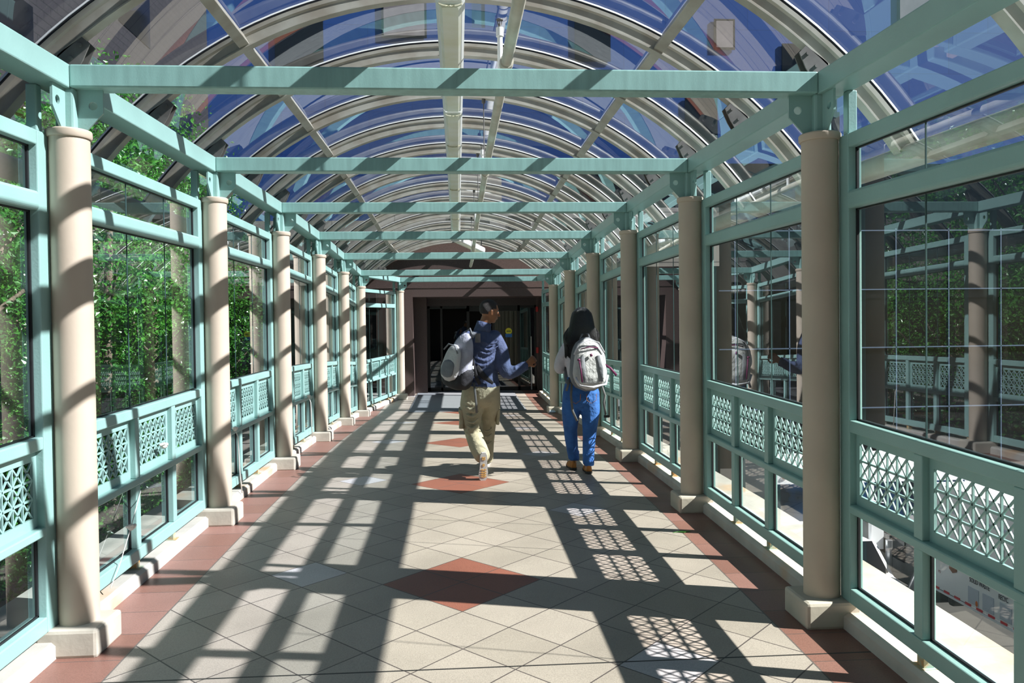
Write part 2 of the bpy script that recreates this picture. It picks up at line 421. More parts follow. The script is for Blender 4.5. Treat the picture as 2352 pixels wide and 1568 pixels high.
for k, y in enumerate(YI):
    idx = k-3
    if idx < -2: continue
    column(1.875, y, 1, idx); column(-1.875, y, -1, idx)
column(-1.34, 18.6, -1, 6)

# ------------------------------------------------------------------ beams
for k, y in enumerate(YI+[18.6]):
    idx = k-3
    if idx < -2: continue
    z = zf(y); x0 = -1.845 if idx < 6 else -1.31
    b = B(); b.box((x0, y-.055, z+2.712), (1.845, y+.055, z+2.822))
    o = b.build('crossbeam', TEALD, bevel=.008)
    lab = 'teal steel crossbeam behind the viewpoint, '+('one bay back' if idx == -1 else 'two bays back') if idx < 0 else 'teal steel crossbeam striped by sun shadows, %s' % ('nearest and largest across the top' if idx == 0 else 'shortest one at the brown portal' if idx == 6 else ORD[idx]+' one from the viewer')
    tag(o, lab, 'beam', 'teal crossbeams over the walkway')
for s_ in (1, -1):
    side = 'right' if s_ > 0 else 'left'
    yy = YI[1:]+[18.6]
    for k, (y0, y1) in enumerate(zip(yy, yy[1:])):
        x0 = x1 = 1.845
        if s_ < 0: x0 = -xl(y0)-.03; x1 = -xl(y1)-.03
        z0, z1 = zf(y0), zf(y1); a, c = y0, y1
        b = B()
        b.hexa([(s_*x0, a, z0+2.71), (s_*(x0+.15), a, z0+2.71), (s_*(x1+.15), c, z1+2.71), (s_*x1, c, z1+2.71),
                (s_*x0, a, z0+2.825), (s_*(x0+.15), a, z0+2.825), (s_*(x1+.15), c, z1+2.825), (s_*x1, c, z1+2.825)])
        o = b.build('eaves_beam', TEAL, bevel=.007)
        pos = ['behind the viewpoint', 'overhead at the top corner', 'between the nearest and second crossbeams', 'between the second and third crossbeams', 'between the third and fourth crossbeams',
               'between the fourth and fifth crossbeams', 'between the fifth and sixth crossbeams', 'between the sixth and last crossbeams'][k]
        tag(o, 'teal steel eaves beam on the %s side, %s' % (side, pos), 'beam', 'teal eaves beams')

# ------------------------------------------------------------------ glazed wall bays
def bay(p0, p1, z0, z1, out, npan, label):
    p0, p1, out = Vector(p0), Vector(p1), Vector(out); d = p1-p0; LL = d.length; d.normalize()
    def f(u, v, z):
        q = p0+d*u+out*v; return (q.x, q.y, z+z0+(z1-z0)*u/LL)
    t = thing('glazed_wall_bay', f(LL/2, .11, .08), label, 'glass wall', 'glazed wall bays along the walkway')
    ua, ub = .36, LL-.15; mw = .065; pw = (ub-ua-mw*(npan-1))/npan
    v0, v1 = .075, .145
    b = B(f)
    b.box((ub, v0, .13), (ub+.10, v1, 2.49)); b.box((ua-.32, v0, .13), (ua, v1, 2.49))
    b.box((ub+.02, v0+.01, 2.49), (ub+.07, v1-.01, 2.71)); b.box((ua-.10, v0+.01, 2.49), (ua-.05, v1-.01, 2.71))
    b.box((ua, v0, 2.42), (ub, v1, 2.49)); b.box((ua, v0, .13), (ub, v1, .205))
    b.box((ua, v0, .995), (ub, v1, 1.055))
    b.build('frame', TEAL, t, bevel=.006)
    b = B(f); b.prism([(v0-.001, 2.115), (v1, 2.115), (v1, 2.205), (v0+.002, 2.205), (v0-.005, 2.19), (v0-.005, 2.13)], 0, ua, ub)
    # prism axis 0 gives (u, v, z)
    b.build('transom_rail', TEAL, t, bevel=.008)
    b = B(f); b.prism([(v0-.001, .588), (v1, .588), (v1, .63), (v0, .63), (v0-.003, .623), (v0-.004, .595)], 0, ua, ub)
    b.build('guard_rail', TEAL, t, bevel=.006)
    gk = B(f)
    for za, zb in ((.205, .588), (1.055, 2.115), (2.205, 2.42)):
        pans = [(ua, ub)] if za > 1 else [(ua+i*(pw+mw), ua+i*(pw+mw)+pw) for i in range(npan)]
        for a, c in pans:
            for q in (((a, .10, za), (a+.012, .135, zb)), ((c-.012, .10, za), (c, .135, zb)), ((a, .10, za), (c, .135, za+.008)), ((a, .10, zb-.008), (c, .135, zb))): gk.box((q[0][0], .114, q[0][2]), (q[1][0], .126, q[1][2]))
    gk.build('gasket', BLACKG, t)
    for i in range(npan):
        a = ua+i*(pw+mw); c = a+pw
        if i:
            b = B(f); b.box((a-mw, v0+.004, .205), (a, v1-.004, .588)); b.box((a-mw, v0+.004, .63), (a, v1-.004, .995)); b.build('mullion', TEAL, t, bevel=.005)
        # lattice panel: plate border plus 6 x 3 star cells
        b = B(f); e = .032; za, zb = .63, .995; q0, q1 = .112, .125; nx, nz = 6, 3
        b.box((a, q0, za), (a+e, q1, zb)); b.box((c-e, q0, za), (c, q1, zb)); b.box((a+e, q0, za), (c-e, q1, za+.05)); b.box((a+e, q0, zb-.05), (c-e, q1, zb))
        X0, X1, Z0, Z1 = a+e, c-e, za+.05, zb-.05; cw, ch = (X1-X0)/nx, (Z1-Z0)/nz
        for k in range(1, nx): b.box((X0+k*cw-.0034, q0+.002, Z0), (X0+k*cw+.0034, q1-.002, Z1))
        for k in range(1, nz): b.box((X0, q0+.002, Z0+k*ch-.005), (X1, q1-.002, Z0+k*ch+.005))
        hw = .0040
        for ix in range(nx):
            for iz in range(nz):
                xa, xb, ya, yb = X0+ix*cw, X0+(ix+1)*cw, Z0+iz*ch, Z0+(iz+1)*ch
                for (sx, sz, ex, ez) in ((xa, ya, xb, yb), (xa, yb, xb, ya)):
                    dx, dz = ex-sx, ez-sz; l = sqrt(dx*dx+dz*dz); nx_, nz_ = -dz/l*hw, dx/l*hw
                    P = [(sx+nx_, sz+nz_), (sx-nx_, sz-nz_), (ex-nx_, ez-nz_), (ex+nx_, ez+nz_)]
                    b.hexa([(P[0][0], q0+.003, P[0][1]), (P[1][0], q0+.003, P[1][1]), (P[2][0], q0+.003, P[2][1]), (P[3][0], q0+.003, P[3][1]),
                            (P[0][0], q1-.003, P[0][1]), (P[1][0], q1-.003, P[1][1]), (P[2][0], q1-.003, P[2][1]), (P[3][0], q1-.003, P[3][1])])
        b.build('lattice_panel', TEAL, t)
        b = B(f); v = [b.v(p) for p in ((a+.002, .12, .208), (c-.002, .12, .208), (c-.002, .12, .586), (a+.002, .12, .586))]; b.face(v); b.build('lower_pane', GL_SIDE, t)
    for nm_, za, zb in (('main_pane', 1.056, 2.114), ('upper_pane', 2.206, 2.419)):
        b = B(f); v = [b.v(p) for p in ((ua, .12, za), (ub, .12, za), (ub, .12, zb), (ua, .12, zb))]; b.face(v); b.build(nm_, GL_SIDE, t)
    for i in range(1, npan):
        c = ua+i*(pw+mw)-mw/2
        for za, zb in ((1.06, 2.112), (2.208, 2.417)): b = B(f); b.box((c-.0025, .117, za), (c+.0025, .123, zb)); b.build('glass_joint', mat_joint, t)
    for i in range(npan+1):
        c = ua+i*(pw+mw)-mw/2 if 0 < i < npan else (ua-.05 if i == 0 else ub+.05)
        b = B(f); b.box((c-.025, .09, .075), (c+.025, .135, .135)); b.box((c-.04, .07, .078), (c+.04, .15, .082)); b.build('foot', RUSTT, t)
mat_joint = mat('silicone_joint', (.05, .10, .10), .4, .2, 9)
RUSTT = mat('rust_stained_teal', (.28, .42, .36), .7, .5, 25, c2=(.50, .26, .08))
for k in range(1, len(YI)):
    y0, y1 = YI[k-1], YI[k]; idx = k-3
    if idx < -1: continue
    for s_ in (1, -1):
        side = 'right' if s_ > 0 else 'left'
        where = 'behind the viewpoint' if idx < 0 else ('before the nearest column, cut by the photo edge' if idx == 0 else 'between the %s and %s columns' % (ORD[idx-1], ORD[idx]))
        bay((s_*1.875, y0), (s_*1.875, y1), zf(y0), zf(y1), (s_, 0), 3,
            'teal framed %s glazed wall bay, %s' % (side, where))
dd = Vector((-1.34+1.875, 18.6-YI[-1])); dd.normalize()
bay((-1.875, YI[-1]), (-1.34, 18.6), zf(YI[-1]), zf(18.6), (-dd.y, dd.x), 4, 'teal framed glazed wall bay turning inward at the far left, beside the brown portal')
bay((1.875, YI[-1]), (1.875, 18.6), zf(YI[-1]), zf(18.6), (1, 0), 4, 'teal framed glazed wall bay at the far right end beside the brown portal')

# ------------------------------------------------------------------ barrel vault: ribs, purlins, glass, gutters
RS, ZC = 2.85, .80
A1 = math.asin((2.40-ZC)/RS)
def arc(y, r, z0, n=48, a1=A1):
    return [(r*cos(a1+(pi-2*a1)*i/n), y, z0+ZC+r*sin(a1+(pi-2*a1)*i/n)) for i in range(n+1)]
RY = []
for k, y in enumerate(YI[1:]): RY += [y+.08, y+.08+L/2]
RY = [y for y in RY if y < 16.9]+[17.15, 18.4, 19.05]
def sweep(b, y, z0, prof, n=48):
    """prof: closed list of (dy, r) points"""
    rings = []
    for i in range(n+1):
        a = A1+(pi-2*A1)*i/n
        rings.append([(r*cos(a), y+dy, z0+ZC+r*sin(a)) for dy, r in prof])
    b.loft(rings)
for j, y in enumerate(RY):
    z0 = zf(y)
    lab = 'curved cream roof rib under the glass vault, '
    vis = [q for q in RY if q > 4.0]
    if y < 4.0: lab += 'before the nearest crossbeam' if y > 2.5 else 'above and behind the viewpoint, %s' % NTH[j]
    else:
        i = vis.index(y); lab += ('against the brown gable' if i == len(vis)-1 else 'just past the nearest crossbeam' if i == 0 else NTH[i]+' counted from the nearest crossbeam')
    t = thing('roof_rib', (0, y, z0+ZC+RS), lab, 'roof rib', 'curved ribs of the glass vault')
    b = B(); sweep(b, y, z0, [(-.034, RS), (.034, RS), (.034, RS+.008), (.018, RS+.013), (.018, RS+.066), (.030, RS+.076), (.030, RS+.100), (-.030, RS+.100), (-.030, RS+.076), (-.018, RS+.066), (-.018, RS+.013), (-.034, RS+.008)])
    b.build('rib_section', CREAMR, t, smooth='auto')
    b = B(); sweep(b, y, z0, [(-.028, RS+.101), (.028, RS+.101), (.028, RS+.113), (-.028, RS+.113)]); b.build('gasket_strip', BLACKG, t, smooth='auto')
    b = B(); sweep(b, y, z0, [(-.032, RS+.114), (.032, RS+.114), (.026, RS+.126), (-.026, RS+.126)]); b.build('cap_strip', WHITEM, t, smooth='auto')
    if y < 18:
        for s_ in (1, -1):
            b = B(); x = 1.90; zb = z0+2.82
            xx = 1.845 if s_ > 0 else -xl(y)-.03
            for dy in (-.03, .03):
                poly = [(s_*(xx+.01), zb), (s_*(xx+.10), zb), (s_*(xx+.10), zb+.08), (s_*(xx-.02), zb+.165), (s_*(xx-.055), zb+.13), (s_*(xx-.02), zb+.05)]
                b.prism(poly, 1, y+dy-.004, y+dy+.004)
            for (bx, bz) in ((xx-.01, zb+.125), (xx+.035, zb+.06)): b.tube([(s_*bx, y-.042, bz), (s_*bx, y+.042, bz)], .010, 10)
            b.build('beam_bracket', BRACK, t)
# purlins
for s_ in (1, -1, 0):
    side = ('right slope', 'crown', 'left slope')[1-s_]
    ang = math.acos(1.36/(RS+.05)) if s_ else pi/2
    if not s_: s_ = 1
    for j, (y0, y1) in enumerate(zip(RY, RY[1:])):
        if y0 < 1.9: continue
        z0, z1 = zf(y0), zf(y1); rings = []
        for y, z in ((y0+.02, z0), (y1-.02, z1)):
            ring = []
            for (dt, dr) in ((-.034, .01), (.034, .01), (.034, .085), (-.034, .085)):
                r = RS+dr; cx = s_*(r*cos(ang)-dt*sin(ang)); cz = ZC+r*sin(ang)+dt*cos(ang); ring.append((cx, y, z+cz))
            rings.append(ring)
        b = B(); b.loft(rings); o = b.build('roof_purlin', CREAMR, bevel=.004)
        jj = sum(1 for q in RY[:j] if q >= 1.9)
        tag(o, 'straight cream roof purlin on the %s of the vault, %s length from the viewer' % (side, NTH[jj]), 'purlin', 'purlins between the roof ribs')
# glass
b = B(); rg = RS+.107
for y0, y1 in zip(RY, RY[1:]):
    P0 = arc(y0+.02, rg, zf(y0)); P1 = arc(y1-.02, rg, zf(y1))
    A = [b.v(p) for p in P0]; C = [b.v(p) for p in P1]
    for i in range(len(A)-1): b.face([A[i], A[i+1], C[i+1], C[i]])
o = b.build('ceiling', GL_ROOF, smooth=True); tag(o, kind='structure')
# gutters
for s_, side in ((1, 'right'), (-1, 'left')):
    b = B(); yy = YI[1:]+[18.9]
    for y0, y1 in zip(yy, yy[1:]):
        rings = []
        for y in (y0, y1):
            z = zf(y); c = (2.41, 2.42)
            rings.append([(s_*(c[0]+.075*cos(t_)), y, z+c[1]+.065*sin(t_)) for t_ in [2*pi*i/12 for i in range(12)]])
        b.loft(rings)
    o = b.build('eaves_gutter', CREAMR, smooth='auto'); tag(o, 'long rounded cream gutter along the foot of the vault on the %s' % side, 'gutter', 'gutters along the vault')

# ------------------------------------------------------------------ central light run, tilted light, sprinkler pipe
segs = [(Y0-L+.1+L*i, Y0+.06+L*i) for i in range(0, 6)]; segs[-1] = (segs[-1][0], 14.1); LZ = 3.20
LENS = mat('yellowed_light_lens', (.82, .83, .74), .3, .15, 5, c2=(.74, .74, .56))
for k, (y0, y1) in enumerate(segs):
    zm = (zf(y0)+zf(y1))/2; XL = -.022
    t = thing('linear_light_fixture', (XL, (y0+y1)/2, zm+LZ), 'long pale ceiling light fixture hung below the vault crown, %s in the run' % ORD[k], 'light fixture', 'ceiling light run at the vault crown')
    rings = []
    for y, z in ((y0, zf(y0)), (y1, zf(y1))):
        rings.append([(XL+x, y, z+LZ+h) for x, h in ((-.060, .012), (.060, .012), (.077, .035), (.070, .125), (-.070, .125), (-.077, .035))])
    b = B(); b.loft(rings); b.build('housing', WHITEM, t, bevel=.004)
    rings = []
    for y, z in ((y0+.05, zf(y0)), (y1-.05, zf(y1))):
        rings.append([(XL+x, y, z+LZ+h) for x, h in ((-.058, .012), (-.042, -.006), (.042, -.006), (.058, .012))])
    b = B(); b.loft(rings); b.build('lens', LENS, t)
    for y in (y0+.01, (y0+y1)/2):
        b = B(); z = zf(y)+LZ; b.tube([(XL-.06*cos(a), y, z+.004-.018*sin(a)) for a in [pi*i/8 for i in range(9)]], .006, 6); b.build('retaining_clip', YELLOWM, t)
    for y in (y0+.4, y1-.4):
        b = B(); z = zf(y); b.tube([(XL, y, z+LZ+.12), (XL, y, z+ZC+RS+.02)], .006, 8); b.build('hanger_rod', BRACK, t)
p0, p1 = Vector((-.03, 14.55, 3.17)), Vector((.47, 15.7, 3.06))
t = thing('tilted_light_fixture', tuple(p0), 'short white light fixture hanging askew near the brown gable', 'light fixture')
b = B(); b.tube([p0, p1], [(.085, .06), (.085, .06)], 16, side=(1, -.45, 0), sq=.4); b.build('housing', WHITEM, t, smooth='auto')
b = B(); d = (p1-p0).normalized(); b.tube([p0+d*.08+Vector((0, 0, -.045)), p1-d*.08+Vector((0, 0, -.045))], [(.06, .03), (.06, .03)], 12, side=(1, -.45, 0)); b.build('lens', LENS, t, smooth='auto')
b = B(); b.tube([p1+Vector((0, 0, .03)), p1+Vector((.02, .1, .40))], .010, 8); b.tube([p0+Vector((0, 0, .03)), p0+Vector((0, .05, .38))], .008, 8); b.build('hanger_rod', BRACK, t)
PX, PZ = .285, 3.0
PIPEM = mat('aged_pipe_paint', (.62, .59, .50), .45, .15, 6, c2=(.50, .46, .36))
t = thing('sprinkler_pipe', (PX, 5, zf(5)+PZ), 'pale sprinkler pipe run hung beside the crown lights', 'pipe')
b = B(); yy = [y for y in YI[1:]]+[17.4]; b.tube([(PX, y, zf(y)+PZ) for y in yy], .031, 20); b.build('pipe_run', PIPEM, t, smooth='auto')
for y in (4.45, 7.9, 10.4, 12.6, 14.6):
    z = zf(y)+PZ; b = B(); b.tube([(PX, y-.03, z), (PX, y+.03, z)], .039, 20); b.build('pipe_coupling', PIPEM, t, smooth='auto')
for y in (5.07, 8.72, 12.4, 16.0):
    z = zf(y)+PZ; b = B(); b.tube([(PX, y, z+.02), (PX, y, z+.36)], .017, 14); b.tube([(PX, y, z+.355), (PX, y, z+.41)], .024, 14)
    r_ = b.build('riser', WHITEM, t, smooth='auto')
    b = B(); b.tube([(PX, y, z+.41), (PX, y, z+.435)], .01, 10)
    for a in range(4): b.tube([(PX+.010*cos(a*pi/2), y+.010*sin(a*pi/2), z+.43), (PX+.014*cos(a*pi/2), y+.014*sin(a*pi/2), z+.46)], .003, 6)
    b.tube([(PX, y, z+.458), (PX, y, z+.464)], .022, 14); b.build('sprinkler_head', BRACK, r_)
for y in (RY[[i for i, q in enumerate(RY) if q > 7.5][0]], 9.875, 12.185, 14.495):
    z = zf(y); b = B(); b.tube([(PX-.02, y, z+PZ+.03), (PX-.02, y, z+ZC+RS+.01)], .005, 8); b.tube([(PX-.02, y, z+3.60), (PX-.02, y, z+3.655)], .018, 10)
    b.tube([(PX, y-.012, z+PZ), (PX, y+.012, z+PZ)], .036, 16); b.build('hanger_rod', BRACK, t)

# ------------------------------------------------------------------ entrance portal and far buildings
ze = zf(19.3)
def structb(name, m, *boxes, bevel=0, f=None):
    b = B()
    for q in boxes: b.box(*q)
    return tag(b.build(name, m, bevel=bevel), kind='structure')
zl = 2.29
b = B()
b.box((-1.95, 19.2, -.6), (-1.08, 19.9, zl)); b.box((2.06, 19.2, -.6), (2.6, 20.6, zl)); b.box((-1.95, 19.2, zl), (2.6, 20.4, 2.85))
arcp = [(2.88*cos(a), -.1+ZC+2.88*sin(a)) for a in [math.asin((2.6-ZC)/2.88)+(pi-2*math.asin((2.6-ZC)/2.88))*i/32 for i in range(33)]]
b.prism(arcp, 1, 19.19, 19.42)
o = b.build('wall_end', GRAN); tag(o, kind='structure')
structb('wall_recess', GRAN, ((-1.08, 19.9, -.6), (-.78, 20.35, zl)), ((2.0, 20.35, -.6), (2.06, 20.6, zl)))
structb('trim_1', GRAND, ((-1.08, 20.36, 2.1), (2.06, 20.6, zl)))
# doors
t = thing('door_1', (.6, 20.4, ze), None, None); del_keys = [k for k in ('label', 'category') if k in t]
tag(t, 'dark bronze glass entrance doors set back in the brown portal', kind='structure')
b = B()
for x, wd in ((-.78, .06), (-.45, .05), (.22, .07), (.88, .05), (1.52, .06), (1.96, .05)): b.box((x, 20.38, ze), (x+wd, 20.44, 2.12))
b.box((-.78, 20.38, ze), (2.02, 20.44, ze+.10)); b.box((-.78, 20.38, 2.04), (2.02, 20.44, 2.12)); b.box((.22, 20.38, 1.96), (1.58, 20.44, 2.04))
b.build('door_frame', BRONZE, t)
b = B()
for x0, x1 in ((-.72, -.45), (-.40, .22), (.29, .88), (.93, 1.52), (1.58, 1.96)):
    v = [b.v(p) for p in ((x0, 20.41, ze+.1), (x1, 20.41, ze+.1), (x1, 20.41, 2.04), (x0, 20.41, 2.04))]; b.face(v)
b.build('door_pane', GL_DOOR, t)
b = B(); b.tube([(1.86, 20.30, ze+.02), (1.86, 20.30, 1.30)], .018, 10); b.tube([(1.86, 20.30, .9), (1.86, 20.4, .9)], .012, 8); b.tube([(1.86, 20.30, 1.2), (1.86, 20.4, 1.2)], .012, 8); b.build('door_handle', STEEL, t)
# interior behind the doors
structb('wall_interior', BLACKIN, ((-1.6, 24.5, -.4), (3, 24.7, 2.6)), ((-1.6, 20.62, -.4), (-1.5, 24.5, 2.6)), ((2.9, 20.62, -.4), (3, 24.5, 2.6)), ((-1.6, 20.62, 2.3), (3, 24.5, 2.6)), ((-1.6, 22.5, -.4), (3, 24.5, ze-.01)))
b = B(); b.box((1.0, 22.6, 2.22), (1.36, 22.68, 2.29)); o = b.build('ceiling_lamp', emitmat('warm_tube', (1, .85, .6), 1.6)); tag(o, 'small lit ceiling lamp seen inside through the entrance doors', 'lamp')
b = B(); b.tube([(1.29, 20.395, 1.44), (1.29, 20.400, 1.44)], .085, 28); t = thing('door_sticker', (1.29, 20.39, 1.3), 'round yellow sticker over a blue label on the entrance door glass', 'sticker')
b.build('yellow_disc', mat('yellow_print', (.75, .68, .04), .5, .05), t)
b = B(); b.box((1.205, 20.393, 1.285), (1.375, 20.402, 1.375)); b.build('blue_strip', mat('blue_print', (.03, .16, .45), .5, .05), t)
b = B(); b.box((1.235, 20.391, 1.425), (1.345, 20.393, 1.455)); b.build('dark_band', mat('olive_print', (.20, .22, .03), .5, .05), t)
for k, zz in enumerate((1.93, .87)):
    b = B(); b.box((1.985, 20.28, zz), (2.045, 20.36, zz+(.13 if k == 0 else .15))); o = b.build('fire_alarm_box', RED, bevel=.006)
    tag(o, 'small red alarm box %s on the right reveal of the brown portal' % ('high up' if k == 0 else 'at waist height'), 'alarm box', 'red alarm boxes')
# mat
b = B()
y0, y1 = 16.0, 18.9
for a, c in ((16.0, 18.6), (18.6, 19.2), (19.2, 20.3)):
    b.hexa([(-1.02, a, zf(a)+.002), (1.36, a, zf(a)+.002), (1.36, c, zf(c)+.002), (-1.02, c, zf(c)+.002), (-1.02, a, zf(a)+.014), (1.36, a, zf(a)+.014), (1.36, c, zf(c)+.014), (-1.02, c, zf(c)+.014)])
o = b.build('entrance_mat', MATG); tag(o, 'large grey entrance mat in front of the dark glass doors', 'mat')
structb('wall_rear', GRAND, ((-14, -9.0, -4.2), (-2.2, -6.2, 7.5)), ((2.2, -9.0, -4.2), (14, -6.2, 7.5)), ((-2.2, -9.0, 2.7), (2.2, -6.2, 7.5)), ((-2.2, -9.0, -4.2), (2.2, -8.7, 2.7)), ((-2.2, -8.7, -4.2), (2.2, -5.2, -.42)))
# stone building above and around the portal
t = thing('stone_building', (0, 19.5, -4), 'pale grey stone building above the brown entrance portal', 'building')
b = B(); b.box((-9, 19.45, 2.6), (-1.9, 26, 4.15)); b.box((-1.9, 19.45, 3.0), (6.5, 26, 4.45)); b.box((.12, 19.44, 4.4), (1.10, 24, 5.55)); b.build('stone_front', STONE, t)
b = B(); b.box((-9, 19.6, -4), (-1.96, 24, 2.6)); b.box((2.61, 19.5, -4), (6.5, 24, 3.0)); b.build('dark_glass_base', DGLASS, t)
b = B()
for x0, z0, w_, h_ in ((-3.6, 3.45, .7, .5), (-.2, 4.0, 1.0, .32), (2.4, 3.7, .8, .5), (1.25, 3.85, .55, .4), (4.6, 3.6, .8, .5)): b.box((x0, 19.43, z0), (x0+w_, 19.47, z0+h_))
b.build('window', DGLASS, t)
# tall blue grey building behind
t = thing('tall_office_building', (10, 30, -4), 'tall dark blue grey office building rising behind the vault', 'building')
b = B()
b.box((-12, 30, 2.5), (.66, 34, 18)); b.box((.66, 30, 2.5), (1.15, 34, 12.75)); b.box((1.15, 30, 2.5), (46, 34, 18)); b.build('facade', BLUEB, t)
b = B(); b.box((2.5, 29.98, -4), (46, 33.9, 2.5)); b.box((-12, 29.98, -4), (2.5, 33.9, 2.5)); b.box((4, 29.95, 2.5), (46, 29.99, 7.7)); b.build('glass_base', DGLASS, t)
b = B()
for i in range(21): b.box((4.2+2.13*i, 29.90, -4), (4.24+2.13*i, 29.95, 5.2))
for z in (-1.77, .57, 2.82, 5.1): b.box((4, 29.90, z), (46, 29.95, z+.04))
b.build('window_grid', MULL, t)
for (x, z, w_, h_) in ((-6.5, 11.2, 1.6, 1.9), (-2.6, 12.4, 1.5, 2.0), (4.6, 11.6, 1.2, 1.8), (9.95, 12.1, .65, 1.0), (12.6, 9.6, 2.0, 2.6), (17.2, 12.7, 1.5, 1.7), (8.8, 8.2, 1.1, 1.9), (13.7, 8.0, 1.0, 1.6)):
    b = B(); b.box((x-.08, 29.93, z-.08), (x+w_+.08, 29.97, z+h_+.08)); f_ = b.build('window', DGLASS, t)
    if x in (9.95, 17.2, -2.6): b = B(); b.box((x, 29.91, z), (x+w_, 29.94, z+h_)); b.build('pane', LWIN, f_)
# brown tiled building on the left
t = thing('brown_tiled_building', (-11, 22, -4), 'brown tiled building behind the trees on the left', 'building')
b = B(); b.box((-15, 7, 3.2), (-9, 29.9, 15)); b.build('tiled_front', BROWNT, t)
b = B(); b.box((-15, 7, -4), (-9.05, 29.9, 3.2)); b.build('dark_base', DGLASS, t)
for (y, z, w_, h_) in ((16.2, 7.0, 1.6, 1.5), (22.2, 9.9, 2.2, 2.2), (21, 6.0, 2.0, 1.6), (26, 7.5, 2.0, 1.8), (19, 4.2, 2, 1.4)):
    b = B(); b.box((-9.02, y, z), (-8.98, y+w_, z+h_)); b.build('window', DGLASS, t)
# ------------------------------------------------------------------ ground outside
b = B(); b.box((-60, -30, -4.2), (60, 60, -4.0)); o = b.build('ground', ASPH); tag(o, kind='structure')
b = B(); b.box((-60, -8, -4.0), (-2.6, 8.8, -3.93)); b.box((-5.2, 8.8, -4.0), (-3.6, 19, -3.93)); o = b.build('side_pavement', PAVE); tag(o, 'pale pavement strip beside the walkway below the trees', 'pavement')
b = B(); b.box((-2.62, -3, -.25), (-2.44, 19, -.02)); o = b.build('edge_strip', mat('orange_edge', (.6, .22, .05), .7, .2)); tag(o, 'thin orange edge strip outside the left curb', 'edge strip')  # plain orange band along the outer side of the left ledge

# ------------------------------------------------------------------ trees on the left
def leafmat(name, c, c2):
    m, t, p = nodes(name); t.nodes.remove(p)
    oi = t.nodes.new('ShaderNodeNewGeometry').outputs['Random Per Island']
    c_ = mixc(t, oi, c, c2)
    d = N(t, 'ShaderNodeBsdfDiffuse'); t.links.new(c_, d.inputs[0]); tr = N(t, 'ShaderNodeBsdfTranslucent')
    t.links.new(mixc(t, .5, c_, (.10, .28, .02)), tr.inputs[0]); gl = N(t, 'ShaderNodeBsdfGlossy', Roughness=.28); gl.inputs[0].default_value = (.8, .9, .85, 1)
    a = N(t, 'ShaderNodeMixShader', Fac=.35); t.links.new(d.outputs[0], a.inputs[1]); t.links.new(tr.outputs[0], a.inputs[2])
    e = N(t, 'ShaderNodeMixShader', Fac=.05); t.links.new(a.outputs[0], e.inputs[1]); t.links.new(gl.outputs[0], e.inputs[2])
    t.links.new(e.outputs[0], t.nodes['Material Output'].inputs[0]); return m
LEAF = leafmat('green_leaves', (.035, .17, .03), (.10, .34, .045))
LEAF2 = leafmat('darker_green_leaves', (.022, .11, .025), (.06, .23, .035))
def tree(x, y, cz, rad, nclus, nleaf, seed, m, label):
    rnd = random.Random(seed); t = thing('leafy_tree', (x, y, -4), label, 'tree', 'trees on the left')
    b = B(); b.limb([(x, y, -4), (x+.1, y, -2), (x-.05, y+.1, 0), (x+.1, y, cz+rad[2]*.5)], [.14, .11, .08, .04], 10)
    for k in range(9):
        a = rnd.uniform(0, 6.28); z = rnd.uniform(-2.2, cz+rad[2]*.3)
        b.limb([(x, y, z), (x+.6*cos(a), y+.6*sin(a), z+.5), (x+1.2*cos(a), y+1.2*sin(a), z+1.1)], [.035, .022, .01], 7)
    b.build('trunk', BARK, t, smooth=True)
    b = B(); bm = b.bm
    for c in range(nclus):
        while True:
            q = [rnd.uniform(-1, 1) for _ in range(3)]
            if .25 < sum(e*e for e in q) < 1: break
        cx, cy, cc = x+q[0]*rad[0], y+q[1]*rad[1], cz+q[2]*rad[2]
        for l in range(nleaf):
            px_, py_, pz_ = cx+rnd.gauss(0, .16), cy+rnd.gauss(0, .16), cc+rnd.gauss(0, .15)
            s_ = rnd.uniform(.024, .044); u = Vector((rnd.gauss(0, 1), rnd.gauss(0, 1), rnd.gauss(-.5, .7))).normalized()
            v = u.cross(Vector((rnd.gauss(0, 1), rnd.gauss(0, 1), rnd.gauss(0, 1)))).normalized(); n = u.cross(v)*s_*.25
            P = Vector((px_, py_, pz_)); V = [bm.verts.new(P-u*s_), bm.verts.new(P+v*s_*.62-n*-1), bm.verts.new(P+u*s_*1.1), bm.verts.new(P-v*s_*.62+n)]
            bm.faces.new((V[0], V[1], V[2])); bm.faces.new((V[0], V[2], V[3]))
    me_o = b.build('foliage', m, t)
    return t
tree(-4.9, 8.3, 1.2, (1.3, 1.5, 3.4), 330, 48, 1, LEAF2, 'bright leafy tree nearest the left photo edge, outside the glass')
tree(-4.8, 11.2, 1.6, (1.4, 1.7, 3.6), 440, 48, 2, LEAF, 'tall leafy tree outside the glass between the first and second left columns')
tree(-5.2, 14.0, 1.9, (1.5, 1.7, 3.9), 420, 48, 3, LEAF, 'leafy tree with a pale slim trunk, beside the second left column outside')
tree(-5.6, 17.2, 2.4, (1.5, 1.6, 3.4), 260, 36, 4, LEAF2, 'dark leafy tree outside the glass past the second left column')
tree(-7.2, 12.2, 2.6, (1.5, 2.4, 3.6), 240, 36, 5, LEAF2, 'darker leafy tree standing behind the front row of trees')
